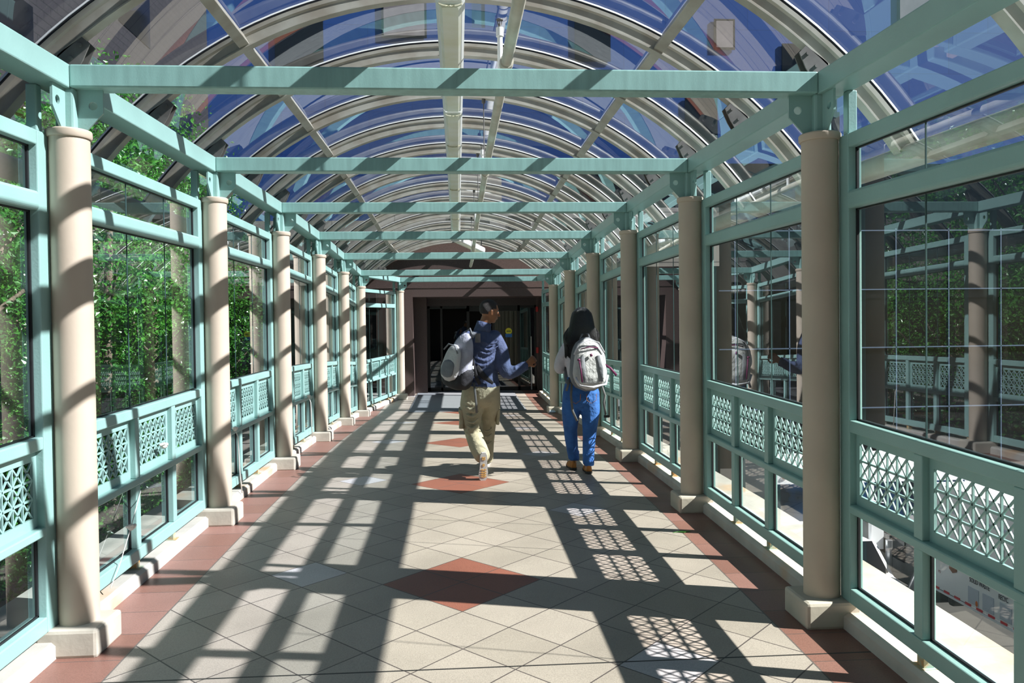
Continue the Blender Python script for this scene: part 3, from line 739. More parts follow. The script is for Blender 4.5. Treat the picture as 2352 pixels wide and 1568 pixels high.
def shrub(x, y, z, r, seed, label):
    rnd = random.Random(seed); b = B(); bm = b.bm
    for l in range(2600):
        q = Vector((rnd.gauss(0, 1), rnd.gauss(0, 1), rnd.gauss(0, 1))).normalized()*rnd.uniform(.5, 1)
        P = Vector((x+q.x*r, y+q.y*r*1.6, z+q.z*r*.8)); s_ = rnd.uniform(.025, .045)
        u = Vector((rnd.gauss(0, 1), rnd.gauss(0, 1), rnd.gauss(0, 1))).normalized(); v = u.orthogonal().normalized()
        V = [bm.verts.new(P-u*s_), bm.verts.new(P+v*s_*.6), bm.verts.new(P+u*s_), bm.verts.new(P-v*s_*.6)]; bm.faces.new(V)
    t = thing('low_shrub', (x, y, -4), label, 'shrub', 'shrubs below the left wall'); b.build('foliage', LEAF, t)
    b = B(); b.limb([(x, y, -4), (x, y, z)], [.05, .02], 8); b.build('stem', BARK, t, smooth=True)
shrub(-3.5, 9.0, -1.2, .7, 11, 'small green shrub low outside the left wall, nearer one')
shrub(-3.4, 12.5, -1.0, .7, 12, 'small green shrub low outside the left wall, farther one')

# ------------------------------------------------------------------ truck and vehicles in the street on the right
TX = 7.8
t = thing('refuse_truck', (TX+1.2, 9, -4), 'white refuse truck reading SOLID WASTE in the street below the right wall', 'truck')
b = B()
b.box((TX, 4.0, -2.83), (TX+2.3, 12.62, -1.1)); b.build('container_body', WHITEP, t, bevel=.02)
b = B()
for y in (11.47, 11.13, 10.75, 10.3, 9.8): b.box((TX-.012, y, -2.78), (TX+.02, y+.25, -2.53))
b.box((TX-.02, 4, -1.5), (TX+.02, 12.62, -1.46)); b.build('recess_panel', mat('pale_blue_grey_panel', (.55, .60, .70), .4, .08), t, bevel=.006)
b = B(); y = 12.6
while y > 8: b.box((TX-.012, y-.14, -2.83), (TX-.004, y, -2.795)); y -= .27
b.build('reflector_strip', mat('red_reflector', (.65, .02, .03), .4, .1), t)
b = B(); b.box((TX-.03, 8, -2.86), (TX+.0, 12.62, -2.831)); b.build('bottom_rail', WHITEP, t)
b = B(); b.ball((TX-.012, 11.51, -2.74), (.012, .028, .045)); b.build('marker_lamp', AMBER, t, smooth=True)
b = B(); b.prism([(12.0, -2.33), (12.19, -2.33), (12.19, -2.40), (12.10, -2.45), (12.0, -2.41)], 0, TX-.012, TX+.01); b.build('shield_badge', mat('brown_badge', (.28, .10, .04), .5, .3, 30), t)
def sidem(y, z, sx=.70): return Matrix(((0, 0, -1, TX-.012), (-sx, 0, 0, y), (0, 1, 0, z), (0, 0, 0, 1)))
BLK = mat('black_lettering', (.03, .03, .035), .5, .05); GRN = mat('green_lettering', (.02, .20, .08), .5, .05)
text('lettering', 'SOLID WASTE', .105, sidem(11.68, -2.448), BLK, t)
text('lettering', 'RECYC', .105, sidem(11.02, -2.49, .62), BLK, t)
text('small_lettering', 'P 5', .06, sidem(12.47, -2.55), mat('red_lettering', (.35, .03, .05), .5, .05), t)
text('lettering', 'RS', .20, sidem(11.42, -1.90, .5), GRN, t)
text('lettering', 'M', .22, sidem(11.0, -1.90, .6), GRN, t)
b = B(); b.box((TX+.2, 13.3, -3.2), (TX+2.1, 15.5, -2.35)); b.prism([(15.45, -3.2), (16.4, -3.2), (16.4, -2.8), (15.45, -2.6)], 0, TX+.3, TX+2.0)
b.box((TX+.5, 12.9, -3.3), (TX+2.2, 13.05, -2.0)); b.build('cab', mat('grey_truck_metal', (.13, .135, .14), .5, .3, 6), t, bevel=.05)
b = B(); b.box((TX+.18, 13.8, -2.8), (TX+.22, 15.0, -2.42)); b.build('cab_window', DGLASS, t)
b = B(); b.box((TX-.15, 14.35, -2.7), (TX+.1, 14.45, -1.9)); b.tube([(TX+.2, 14.4, -1.85), (TX-.05, 14.4, -1.8), (TX-.05, 14.4, -2.0)], .02, 8); b.build('side_mirror', WHITEP, t, bevel=.015)
b = B(); b.tube([(TX+.15, 12.7, -2.0), (TX+.05, 13.3, -3.2)], .13, 14); b.tube([(TX-.05, 13.9, -3.5), (TX-.05, 13.9, -2.4)], .06, 10); b.build('hydraulic_cylinder', STEEL, t, smooth='auto')
for y in (5.2, 6.5, 15.4):
    for s_ in (0, 1):
        b = B(); x = TX+.1+s_*1.9; b.tube([(x, y, -3.5), (x+.28, y, -3.5)], .5, 28); w_ = b.build('wheel', RUBBER, t, smooth='auto')
        b = B(); b.tube([(x-.01, y, -3.5), (x+.1, y, -3.5)], .24, 18); b.build('hub', STEEL, w_, smooth='auto')
b = B(); b.tube([(TX+.4, 8.5, -1.15), (TX+.4, 8.5, -.75), (TX+1.9, 8.5, -.75)], .04, 8); b.box((TX+.2, 6.2, -1.12), (TX+2.0, 7.8, -.85)); b.box((TX+.3, 9.2, -1.12), (TX+1.9, 9.6, -.7)); b.build('roof_gear', WHITEP, t, bevel=.02)
# white van with amber roof lamps
vx, vy = 6.85, 17.2
t = thing('white_van', (vx+2.3, vy+1, -4), 'white van with amber roof lamps seen low through the second right bay', 'van')
b = B()
prof = [(vx, -3.65), (vx, -2.1), (vx+.12, -1.66), (vx+4.4, -1.62), (vx+4.9, -2.5), (vx+5.6, -2.8), (vx+5.7, -3.65)]
V = [[b.v((x, y, z)) for x, z in prof] for y in (vy, vy+1.9)]
n_ = len(prof)
for i in range(n_): b.face([V[0][i], V[0][(i+1) % n_], V[1][(i+1) % n_], V[1][i]])
b.face(list(reversed(V[0]))); b.face(V[1]); b.build('body', WHITEP, t, bevel=.05)
b = B(); b.box((vx+.1, vy-.02, -2.85), (vx+4.5, vy+.01, -2.02)); w_ = b.build('side_window', mat('dark_side_glass_blue_reflection', (.010, .013, .018), .1, .3, 1.2, c2=(.02, .07, .17)), t)  # blue reflection put into the dark glass colour as noise patches
for k in range(3): b = B(); b.box((vx+1.1+k*1.2, vy-.03, -2.85), (vx+1.18+k*1.2, vy+.0, -2.02)); b.build('pillar', WHITEP, w_)
for k in range(4): b = B(); b.ball((vx+.35+k*.52, vy-.01, -1.86), (.075, .03, .045)); b.build('roof_lamp', AMBER, t, smooth=True)
for x in (vx+.9, vx+4.4):
    for y in (vy-.02, vy+1.7): b = B(); b.tube([(x, y, -3.65), (x, y+.22, -3.65)], .35, 24); b.build('wheel', RUBBER, t, smooth='auto')
# parked white car beyond the truck
cx, cy = 6.1, 12.2
t = thing('parked_car', (cx+.9, cy+2.2, -4), 'white car nose in the street seen left of the refuse truck', 'car')
b = B(); prof = [(cy, -3.6), (cy, -3.2), (cy+.25, -3.0), (cy+1.2, -2.88), (cy+1.8, -2.45), (cy+3.4, -2.45), (cy+4.2, -2.9), (cy+4.4, -3.6)]
b.prism(prof, 0, cx, cx+1.5); b.build('body', WHITEP, t, bevel=.12)
b = B(); b.prism([(cy+1.22, -2.85), (cy+1.78, -2.44), (cy+1.74, -2.42), (cy+1.18, -2.83)], 0, cx+.15, cx+1.35); b.build('windscreen', DGLASS, t)
for y in (cy+.8, cy+3.5):
    for x in (cx-.02, cx+1.3): b = B(); b.tube([(x, y, -3.68), (x+.22, y, -3.68)], .32, 24); b.build('wheel', RUBBER, t, smooth='auto')

# ------------------------------------------------------------------ cords, leaf, litter
def cord(pts, r, label, knots=()):
    t = thing('tied_rope', pts[0], label, 'rope', 'ropes tied to the left lattice panels')
    b = B(); b.tube(pts, r, 8); b.build('strand', ROPE, t, smooth=True)
    for k in knots:
        b = B(); b.limb([Vector(k)+Vector((-.01, -.03, .01)), Vector(k)+Vector((.012, -.012, .016)), Vector(k)+Vector((-.004, .004, -.012)), Vector(k)+Vector((.014, .02, .01)), Vector(k)+Vector((0, .045, -.01))], [.009]*5, 8)
        b.ball(k, .019, 10, 7); b.build('knot', ROPE, t, smooth=True)
xw = -1.935
cord([(xw, 5.33, .80), (xw+.01, 5.36, .78)], .008, 'knotted white rope tied on the lattice between the first two left columns', [(xw, 5.34, .79)])
cord([(-1.945, 4.98, .57), (-1.935, 4.78, .37), (-1.93, 4.62, .22), (-1.93, 4.5, .13)], .0025, 'thin pale twine slanting down a lower pane beside the nearest left column', [(-1.935, 4.80, .39)])
cord([(xw, 7.0, .69), (xw+.02, 7.02, .62), (xw+.02, 7.06, .3), (xw+.03, 7.08, .12)], .005, 'white cord hanging from the lattice past the second left column', [(xw, 7.0, .69)])
cord([(xw, 10.4, .68), (xw+.02, 10.42, .6), (xw+.03, 10.45, .15)], .006, 'white cord hanging from the lattice past the third left column', [(xw, 10.4, .68)])
c = Vector((1.62, 5.67, zf(5.67))); t_ = B()
t_.prism([(c.x-.055, c.y-.01), (c.x-.01, c.y-.028), (c.x+.045, c.y), (c.x-.01, c.y+.026)], 2, c.z+.004, c.z+.007)
t_.tube([(c.x-.05, c.y-.008, c.z+.006), (c.x-.09, c.y-.02, c.z+.004)], .002, 6)
o = t_.build('fallen_leaf', mat('fresh_leaf_green', (.06, .25, .03), .5, .2, 40)); tag(o, 'small green leaf fallen on the red tile border at the right', 'leaf')
b = B(); b.ball((1.80, 15.35, zf(15.35)+.03), (.07, .05, .03), 14, 8); b.ball((1.76, 15.33, zf(15.3)+.03), (.03, .03, .025)); o = b.build('crumpled_plastic', mat('pale_blue_plastic', (.6, .72, .85), .3, .1), smooth=True); tag(o, 'crumpled pale plastic litter by the far right curb', 'litter')
# ------------------------------------------------------------------ people
SKIN = mat('brown_skin', (.30, .125, .055), .5, .12, 12, .05, 60)
SKINW = mat('tan_skin', (.42, .22, .12), .5, .1, 12)
HAIRM = mat('cropped_black_hair', (.035, .028, .026), .75, .3, 80, .5, 300)
HAIRW = mat('glossy_black_hair', (.008, .007, .008), .28, .3, 20, .6, 40, stretch=(8, 8, .6))
DENIMJ = mat('blue_denim_jacket', (.075, .10, .20), .85, .25, 14, .5, 22)
KHAKI = mat('khaki_cotton', (.40, .36, .25), .9, .12, 8, .6, 14)
JEANS = mat('bright_blue_jeans', (.028, .13, .42), .85, .30, 9, .7, 16)
WHITET = mat('white_knit_top', (.55, .55, .60), .9, .06, 10, .4, 18)
BOOT = mat('tan_suede_boot', (.42, .17, .04), .85, .25, 20, .2, 60)
SOLE = mat('pale_shoe_sole', (.50, .50, .50), .8, .08, 20)
SHOE = mat('navy_shoe_canvas', (.02, .025, .07), .8, .2, 20)
ORP = mat('orange_sole_print', (.60, .36, .12), .8, .1, 30)
PKW = mat('pale_grey_pack_nylon', (.42, .42, .50), .7, .25, 9, .6, 16)
PKL = mat('light_grey_pack_nylon', (.50, .50, .50), .7, .12, 9, .6, 18)
PKD = mat('black_pack_nylon', (.012, .012, .016), .7, .3, 9, .4, 18)
PKM = mat('mid_grey_pack_nylon', (.17, .18, .20), .7, .2, 9, .4, 18)
MAG = mat('magenta_webbing', (.13, .012, .07), .6, .2, 30)
STRAP = mat('grey_webbing', (.13, .13, .13), .7, .2, 30)

def hand(b, wrist, dirv, palmn, s=1.0, curl=.9, right=True):
    """palm block, four bent fingers and a thumb leaving the side of the palm"""
    d = Vector(dirv).normalized(); n = Vector(palmn); n = (n-d*n.dot(d)).normalized(); a = d.cross(n)*(1 if right else -1)
    W = Vector(wrist)
    b.limb([W-d*.02*s, W+d*.03*s, W+d*.085*s], [(.026*s, .020*s), (.036*s, .017*s), (.040*s, .014*s)], 12, side=a)
    for k, (o_, l) in enumerate(((-.030, .070), (-.010, .080), (.010, .075), (.030, .060))):
        p0 = W+d*.085*s+a*o_*s; c = curl
        p1 = p0+(d*cos(c*.6)+n*sin(c*.6))*l*.42*s
        p2 = p1+(d*cos(c*1.5)+n*sin(c*1.5))*l*.34*s
        p3 = p2+(d*cos(c*2.3)+n*sin(c*2.3))*l*.28*s
        b.limb([p0-d*.015*s, p0, p1, p2, p3], [.0098*s, .0098*s, .0092*s, .0086*s, .0074*s], 9)
    q0 = W+d*.030*s-a*.030*s
    b.limb([q0, q0-a*.028*s+d*.020*s+n*.012*s, q0-a*.030*s+d*.050*s+n*.030*s, q0-a*.018*s+d*.066*s+n*.044*s], [.014*s, .012*s, .0105*s, .0085*s], 9)
def head(b, c, face, s=1.0, tilt=0.0, eyes=None):
    """skull, jaw, nose, lips, ears, brow built round centre c looking along face"""
    fd = Vector(face).normalized(); up = Vector((0, 0, 1)); sd = fd.cross(up).normalized(); up = sd.cross(fd)
    rot = Matrix((sd, fd, up)).transposed()
    C = Vector(c)
    def P(x, y, z): return C+rot @ Vector((x*s, y*s, z*s))
    b.ball(P(0, -.008, .030), (.074*s, .094*s, .092*s), 20, 14, rot)
    b.ball(P(0, .020, -.035), (.060*s, .068*s, .075*s), 18, 12, rot)
    b.ball(P(0, .050, -.082), (.030*s, .028*s, .026*s), 12, 8, rot)
    b.limb([P(0, .083, .022), P(0, .098, -.005), P(0, .108, -.026)], [.009*s, .011*s, .015*s], 10)
    b.ball(P(0, .084, -.050), (.022*s, .014*s, .006*s), 12, 6, rot); b.ball(P(0, .082, -.062), (.020*s, .013*s, .007*s), 12, 6, rot)
    b.limb([P(-.035, .076, .034), P(0, .086, .036), P(.035, .076, .034)], [.008*s]*3, 8)
    for q in (-1, 1):
        b.ball(P(q*.076, -.004, -.008), (.009*s, .020*s, .034*s), 12, 8, rot); b.ball(P(q*.080, -.008, .006), (.009*s, .017*s, .017*s), 10, 7, rot)
    return P, rot

# ---- the man
mz = zf(8.0)
t = thing('person', (.22, 8.0, mz), 'man walking away in blue jacket and khaki trousers, head turned right', 'person', None)
man = t
HC = (.315, 8.03, 1.695)
b = B()
P, rot = head(b, HC, (.93, .36, -.12), 1.0)
b.limb([(.235, 8.02, 1.50), (.262, 8.02, 1.57), (.29, 8.03, 1.64)], [.062, .056, .055], 16)
b.limb([(.222, 8.02, .92), (.220, 8.02, 1.10), (.225, 8.03, 1.32), (.232, 8.02, 1.44), (.238, 8.02, 1.51)], [(.145, .095), (.135, .09), (.165, .10), (.16, .085), (.07, .06)], 18)
b.limb([(.08, 8.02, 1.43), (.02, 8.06, 1.30), (-.01, 8.12, 1.15), (.03, 8.24, 1.22), (.08, 8.28, 1.34)], [.05, .045, .04, .035, .027], 12)
b.limb([(.385, 8.02, 1.42), (.44, 8.00, 1.26), (.468, 7.97, 1.10), (.57, 7.99, 1.11), (.675, 8.02, 1.155)], [.052, .046, .041, .036, .026], 12)
hand(b, (.685, 8.02, 1.158), (.78, .22, .58), (-.25, .92, -.1), 1.0, 1.0, True)
hand(b, (.082, 8.285, 1.345), (.25, .05, .95), (.3, -.9, 0), 1.0, 1.15, False)
b.limb([(.135, 8.02, .93), (.125, 8.05, .75), (.135, 8.06, .52), (.175, 7.90, .38), (.225, 7.745, .27)], [.085, .078, .056, .05, .036], 14)
b.limb([(.225, 7.75, .275), (.225, 7.735, .17), (.222, 7.775, .085)], [.035, .036, .028], 12)
b.limb([(.30, 8.02, .93), (.30, 8.12, .74), (.29, 8.28, .53), (.28, 8.40, .34), (.272, 8.50, .15)], [.085, .078, .056, .05, .036], 14)
b.limb([(.272, 8.49, .12), (.285, 8.60, .10), (.295, 8.70, .085)], [.036, .036, .028], 12)
b.build('body', SKIN, t, remesh=.0055, subs=3)
b = B(); b.ball(P(0, -.012, .032), (.0800, .0995, .0960), 40, 28, rot)
hb = b.bm
for v in list(hb.verts):           # keep only scalp: above the forehead line, behind the temples
    q = rot.transposed() @ (v.co-P(0, -.012, .032))
    if q.z < -.060 or (q.y > .060 and q.z < .035) or (q.y > .030 and q.z < -.01) or (abs(q.x) > .06 and q.z < -.035 and q.y > -.02): hb.verts.remove(v)
b.build('hair', HAIRM, t, smooth=True)
for q in (-1, 1):
    b = B(); b.ball(P(q*.031, .079, .014), (.012, .007, .007), 12, 8, rot); e_ = b.build('eye', mat('eye_white', (.6, .58, .55), .3, .02), t, smooth=True)
    b = B(); b.ball(P(q*.031, .085, .014), (.005, .003, .005), 10, 6, rot); b.build('iris', RUBBER, e_, smooth=True)
# jacket
b = B()
b.limb([(.226, 8.02, .955), (.222, 8.02, 1.02), (.214, 8.02, 1.12), (.222, 8.03, 1.30), (.232, 8.02, 1.42), (.240, 8.02, 1.50)], [(.180, .130), (.172, .125), (.178, .125), (.205, .128), (.185, .112), (.085, .078)], 24)
b.limb([(.10, 8.02, 1.44), (.01, 8.05, 1.34), (-.03, 8.11, 1.14), (.02, 8.22, 1.20), (.06, 8.26, 1.29)], [.078, .072, .064, .056, .050], 16)
b.limb([(.355, 8.02, 1.44), (.425, 8.00, 1.30), (.466, 7.96, 1.10), (.555, 7.98, 1.09), (.655, 8.01, 1.145)], [.082, .075, .070, .058, .050], 16)
for k in range(9):
    a = random.uniform(0, 1); b.limb([(.45+.16*a, 7.93, 1.06+.02*random.random()), (.47+.16*a, 7.92, 1.10+.03*random.random()), (.47+.17*a, 7.95, 1.15)], [.012, .016, .010], 8)
for k in range(8):
    z = 1.0+.06*k+random.uniform(-.02, .02); x = .10+.02*k; b.limb([(x, 7.905, z), (x+.08, 7.895, z-.03), (x+.17, 7.91, z+.01)], [.008, .014, .008], 8)
jk = b.build('jacket', DENIMJ, t, remesh=.009, subs=5)
b = B(); b.tube([(.225, 8.02, .915), (.226, 8.02, .985)], [(.175, .128), (.184, .134)], 28); b.build('waistband', DENIMJ, jk, smooth=True)
b = B(); b.tube([(.242, 8.02, 1.50), (.252, 8.02, 1.555), (.262, 8.022, 1.590)], [(.092, .085), (.078, .074), (.074, .070)], 24); b.build('collar', DENIMJ, jk, smooth=True)
b = B(); d = Vector((.9, .1, .35)).normalized(); c0 = Vector((.655, 8.012, 1.142)); b.tube([c0-d*.035, c0+d*.03], [.051, .048], 18); b.build('cuff', DENIMJ, jk, smooth=True)
# trousers
b = B()
b.limb([(.222, 8.02, 1.0), (.222, 8.02, .93), (.222, 8.03, .84)], [(.165, .12), (.182, .135), (.165, .13)], 22)
b.limb([(.150, 8.02, .93), (.125, 8.04, .76), (.118, 8.07, .60), (.135, 8.05, .50), (.175, 7.90, .37), (.215, 7.79, .285)], [.118, .120, .102, .090, .088, .080], 18)
b.limb([(.295, 8.02, .93), (.312, 8.11, .75), (.292, 8.28, .54), (.280, 8.40, .34), (.272, 8.48, .15)], [.115, .106, .088, .082, .082], 18)
for k in range(10):
    z = random.uniform(.45, .85); b.limb([(.06, 7.93, z), (.13, 7.92, z-.03), (.19, 7.93, z+.02)], [.008, .014, .008], 8)
    z = random.uniform(.2, .5); b.limb([(.24, 8.22-.2*z, z), (.28, 8.25-.2*z, z-.02), (.33, 8.28-.2*z, z+.01)], [.008, .012, .008], 8)
tr = b.build('trousers', KHAKI, t, remesh=.009, subs=5)
b = B(); b.tube([(.020, 8.05, .70), (.018, 8.06, .53)], [(.022, .065), (.026, .07)], 12, sq=.5); b.tube([(.018, 8.05, .725), (.017, 8.055, .69)], [(.026, .07), (.028, .072)], 12, sq=.5); b.build('cargo_pocket', KHAKI, tr, smooth='auto')
b = B(); b.tube([(.400, 8.12, .72), (.388, 8.16, .56)], [(.016, .06), (.018, .065)], 12, sq=.5); b.build('cargo_pocket', KHAKI, tr, smooth='auto')
# left foot: toe on the ground, sole to the viewer
def shoe_outline(l, w0, w1):
    return [(-w0*.55, 0), (-w0, .03*l/.28), (-w0, .10), (-w1*.82, .16), (-w1, .22), (-w1*.85, l-.025), (-w1*.4, l), (w1*.35, l), (w1*.8, l-.03), (w1*.95, .20), (w1*.75, .14), (w0, .09), (w0, .03), (w0*.55, 0)]
lf = thing_shoe = B()
ol = [(.0, -.0)]
def place(u, v, h, base, ax, ay, az): return base+ax*u+ay*v+az*h
def shoe(base, ax, ay, az, m_up, m_sole, l=.285, name='shoe', high=.055, prints=False, parent=None):
    """ay heel to toe, az sole to top, ax width"""
    base, ax, ay, az = Vector(base), Vector(ax).normalized(), Vector(ay).normalized(), Vector(az).normalized()
    out = shoe_outline(l, .034, .046)
    b = B(); b.f = lambda u, v, h: tuple(place(u, v, h, base, ax, ay, az))
    rings = [[(u*.96, v, 0) for u, v in out], [(u, v, .006) for u, v in out], [(u, v, .024) for u, v in out]]
    b.loft(rings); so_ = b.build('sole', m_sole, parent, smooth='auto')
    b = B(); b.f = lambda u, v, h: tuple(place(u, v, h, base, ax, ay, az))
    rr = []
    for (v, w_, h) in ((.012, .022, high), (.04, .032, high+.035), (.09, .034, high+.035), (.14, .038, high+.005), (.19, .042, high-.015), (.235, .040, high-.022), (l-.015, .022, .034)):
        rr.append([(w_*cos(a), v, .018+max(0, (h-.018))*sin(a)) for a in [pi*i/10 for i in range(11)]])
    b.loft(rr); up_ = b.build('upper', m_up, parent, smooth='auto')
    if prints:
        b = B(); b.f = lambda u, v, h: tuple(place(u, v, h, base, ax, ay, az))
        for v0 in (.045, .062): b.prism([(-.018, v0), (-.006, v0-.005), (.0, v0+.004), (.010, v0-.005), (.018, v0+.002), (.014, v0+.010), (0, v0+.012), (-.014, v0+.010)], 2, -.0035, .001)
        b.prism([(-.012, .115), (0, .108), (.012, .115), (.010, .132), (0, .140), (-.010, .132)], 2, -.0035, .001)
        for v0 in (.165, .190, .212, .232): b.prism([(-.030, v0+.004), (-.012, v0-.006), (0, v0+.006), (.013, v0-.006), (.030, v0+.003), (.016, v0+.012), (0, v0+.014), (-.015, v0+.010)], 2, -.0035, .001)
        b.build('sole_print', ORP, so_)
    return up_
shoe((.228, 7.668, .332), (1, 0, .0), (-.02, .10, -.99), (-.1, .99, .10), SHOE, SOLE, parent=t, prints=True)
shoe((.272, 8.43, zf(8.45)+.002), (1, 0, 0), (.08, 1, 0), (0, 0, 1), SHOE, SOLE, parent=t)

# pack on the man's shoulder
def superpack(b, C, rot, w_, d_, h_, n=24, taper=.8, sq=.45):
    rings = []
    m = 12
    for i in range(m+1):
        u = i/m; z = (u-.5)*h_
        e = 1-abs(2*u-1)**4*.55
        tp = 1-(1-taper)*max(0, u-.35)/.65
        if i in (0, m): e *= .55
        rr = []
        for k in range(n):
            th = 2*pi*k/n; cx, sy = cos(th), sin(th); q = 1-sq
            cx = abs(cx)**q*(1 if cx > 0 else -1); sy = abs(sy)**q*(1 if sy > 0 else -1)
            rr.append(C+rot @ Vector((cx*w_*.5*e*tp, sy*d_*.5*e*tp, z)))
        rings.append(rr)
    b.loft(rings)
def frame(yaw, roll=0, pitch=0):
    return Matrix.Rotation(yaw, 3, 'Z') @ Matrix.Rotation(roll, 3, 'Y') @ Matrix.Rotation(pitch, 3, 'X')
C = Vector((.015, 7.80, 1.225)); rt = frame(radians(-38), radians(14), radians(-6))
t = thing('backpack', tuple(C-Vector((0, 0, .28))), 'pale grey and black backpack slung on the left shoulder of the man', 'backpack', None)
b = B(); superpack(b, C, rt, .27, .17, .54, taper=.58); b.build('main_bag', PKW, t, smooth=True)
b = B(); superpack(b, C+rt @ Vector((.0, .02, -.16)), rt, .305, .20, .27, taper=1); b.build('base_panel', PKD, t, smooth=True)
b = B(); superpack(b, C+rt @ Vector((-.02, -.10, -.04)), rt, .20, .09, .36, taper=.7); p_ = b.build('front_pocket', PKL, t, smooth=True)
b = B(); superpack(b, C+rt @ Vector((-.02, -.142, -.10)), rt, .15, .03, .17, taper=.9); b.build('mesh_pouch', PKM, p_, smooth=True)
b = B(); b.tube([C+rt @ Vector(q) for q in ((-.10, -.165, .07), (-.05, -.18, .135), (.03, -.18, .135), (.07, -.165, .07))], .008, 8); b.build('pocket_piping', PKM, p_, smooth=True)
b = B(); b.tube([C+rt @ Vector(q) for q in ((.02, .05, .24), (.02, .09, .285), (.035, .13, .28), (.045, .15, .20))], [(.028, .010)]*4, 12); b.tube([C+rt @ Vector(q) for q in ((-.04, .02, .27), (0, .03, .32), (.05, .02, .27))], .009, 8); b.build('shoulder_strap', PKM, t, smooth=True)
b = B(); b.tube([(.13, 7.86, 1.50), (.115, 7.83, 1.38), (.135, 7.83, 1.20), (.17, 7.84, 1.05), (.205, 7.84, .98)], [(.018, .006)]*5, 10); b.tube([(.165, 7.86, 1.15), (.25, 7.87, 1.05), (.335, 7.875, .985)], [(.012, .035), (.010, .03), (.006, .015)], 10, side=(0, 1, 0)); b.build('loose_strap', PKD, t, smooth=True)
b = B(); b.tube([(.145, 7.85, 1.00), (.155, 7.84, .90), (.165, 7.84, .78), (.168, 7.84, .70)], [(.011, .003)]*4, 8); s2 = b.build('hanging_strap', STRAP, t, smooth=True)
for z in (1.13, 1.07):
    b = B(); b.box((.118, 7.80, z), (.146, 7.815, z+.035)); b.build('buckle', WHITEM, t, bevel=.004)

# ---- the woman
wz = zf(8.0)
t = thing('person', (1.22, 8.0, wz), 'woman with long black hair, white top and blue jeans walking away beside the right wall', 'person', None)
b = B()
P, rot = head(b, (1.245, 8.03, 1.605), (-.25, .96, -.05), .93)
b.limb([(1.24, 8.01, 1.38), (1.243, 8.01, 1.45), (1.245, 8.02, 1.53)], [.052, .046, .046], 14)
b.limb([(1.23, 8.0, .86), (1.232, 8.0, 1.02), (1.238, 8.0, 1.22), (1.24, 8.0, 1.34), (1.24, 8.01, 1.40)], [(.15, .10), (.115, .08), (.145, .09), (.135, .075), (.055, .05)], 18)
b.limb([(1.10, 8.0, 1.34), (1.04, 8.03, 1.22), (1.025, 8.07, 1.12), (1.08, 8.19, 1.10), (1.14, 8.24, 1.14)], [.042, .036, .033, .028, .022], 12)
b.limb([(1.38, 8.0, 1.34), (1.43, 8.03, 1.22), (1.44, 8.09, 1.12), (1.38, 8.20, 1.12), (1.31, 8.26, 1.16)], [.042, .036, .033, .028, .022], 12)
hand(b, (1.145, 8.245, 1.145), (.8, .2, .4), (.2, -.9, 0), .88, .9, True)
hand(b, (1.305, 8.265, 1.165), (-.8, .2, .4), (.2, -.9, 0), .88, .9, False)
b.limb([(1.165, 8.0, .86), (1.135, 8.04, .66), (1.135, 8.08, .48), (1.155, 8.12, .30), (1.17, 8.15, .15)], [.085, .072, .052, .046, .033], 14)
b.limb([(1.305, 8.0, .86), (1.315, 7.98, .66), (1.305, 7.96, .47), (1.292, 7.94, .30), (1.285, 7.93, .14)], [.085, .072, .052, .046, .033], 14)
b.limb([(1.17, 8.14, .12), (1.165, 8.24, .09), (1.16, 8.32, .08)], [.033, .030, .024], 12)
b.limb([(1.285, 7.92, .11), (1.29, 8.02, .09), (1.295, 8.10, .08)], [.033, .030, .024], 12)
b.build('body', SKINW, t, remesh=.0055, subs=3)
# hair: long mass of strands falling over shoulders
b = B()
b.ball((1.246, 8.0, 1.632), (.104, .108, .104), 22, 14)
b.limb([(1.245, 7.985, 1.64), (1.240, 7.945, 1.54), (1.235, 7.925, 1.44), (1.235, 7.915, 1.37)], [(.110, .095), (.130, .080), (.155, .062), (.165, .040)], 20)
rnd = random.Random(5)
for k in range(46):
    a = (k/45-.5)*2; x = 1.238+a*.168; zt = 1.42+.05*rnd.random(); ze_ = 1.30-.06*(1-abs(a)) if abs(a) < .55 else 1.27+.04*rnd.random()
    if a < -.5: ze_ -= .05+.05*rnd.random()
    y = 7.885+.05*abs(a)+rnd.uniform(-.01, .02)
    b.limb([(x*.5+1.24*.5, y+.03, 1.56), (x-.005, y+.005, zt), (x+rnd.uniform(-.012, .012), y, (zt+ze_)/2), (x+rnd.uniform(-.02, .02)+a*.01, y+rnd.uniform(-.01, .02), ze_)], [.016, .015, .011, .004], 8)
b.build('hair', HAIRW, t, remesh=.006, subs=2)
b = B()
b.limb([(1.23, 8.0, .93), (1.232, 8.0, 1.02), (1.238, 8.0, 1.20), (1.24, 8.0, 1.33), (1.24, 8.01, 1.40)], [(.150, .108), (.132, .10), (.168, .11), (.165, .095), (.07, .06)], 20)
b.limb([(1.105, 8.0, 1.335), (1.040, 8.03, 1.22), (1.022, 8.07, 1.12), (1.07, 8.18, 1.10), (1.115, 8.22, 1.12)], [.064, .058, .056, .046, .038], 16)
b.limb([(1.375, 8.0, 1.335), (1.43, 8.03, 1.22), (1.445, 8.09, 1.12), (1.39, 8.19, 1.11), (1.34, 8.24, 1.14)], [.064, .058, .054, .046, .038], 16)
b.build('top', WHITET, t, remesh=.009, subs=4)
b = B()
b.limb([(1.23, 8.0, .99), (1.23, 8.0, .90), (1.232, 7.995, .80)], [(.150, .105), (.180, .125), (.170, .125)], 22)
b.limb([(1.150, 8.0, .86), (1.132, 8.03, .68), (1.132, 8.08, .48), (1.152, 8.12, .30), (1.168, 8.15, .19)], [.106, .096, .070, .062, .052], 18)
b.limb([(1.315, 8.0, .86), (1.322, 7.98, .68), (1.308, 7.96, .47), (1.294, 7.94, .30), (1.287, 7.93, .17)], [.106, .096, .070, .062, .054], 18)
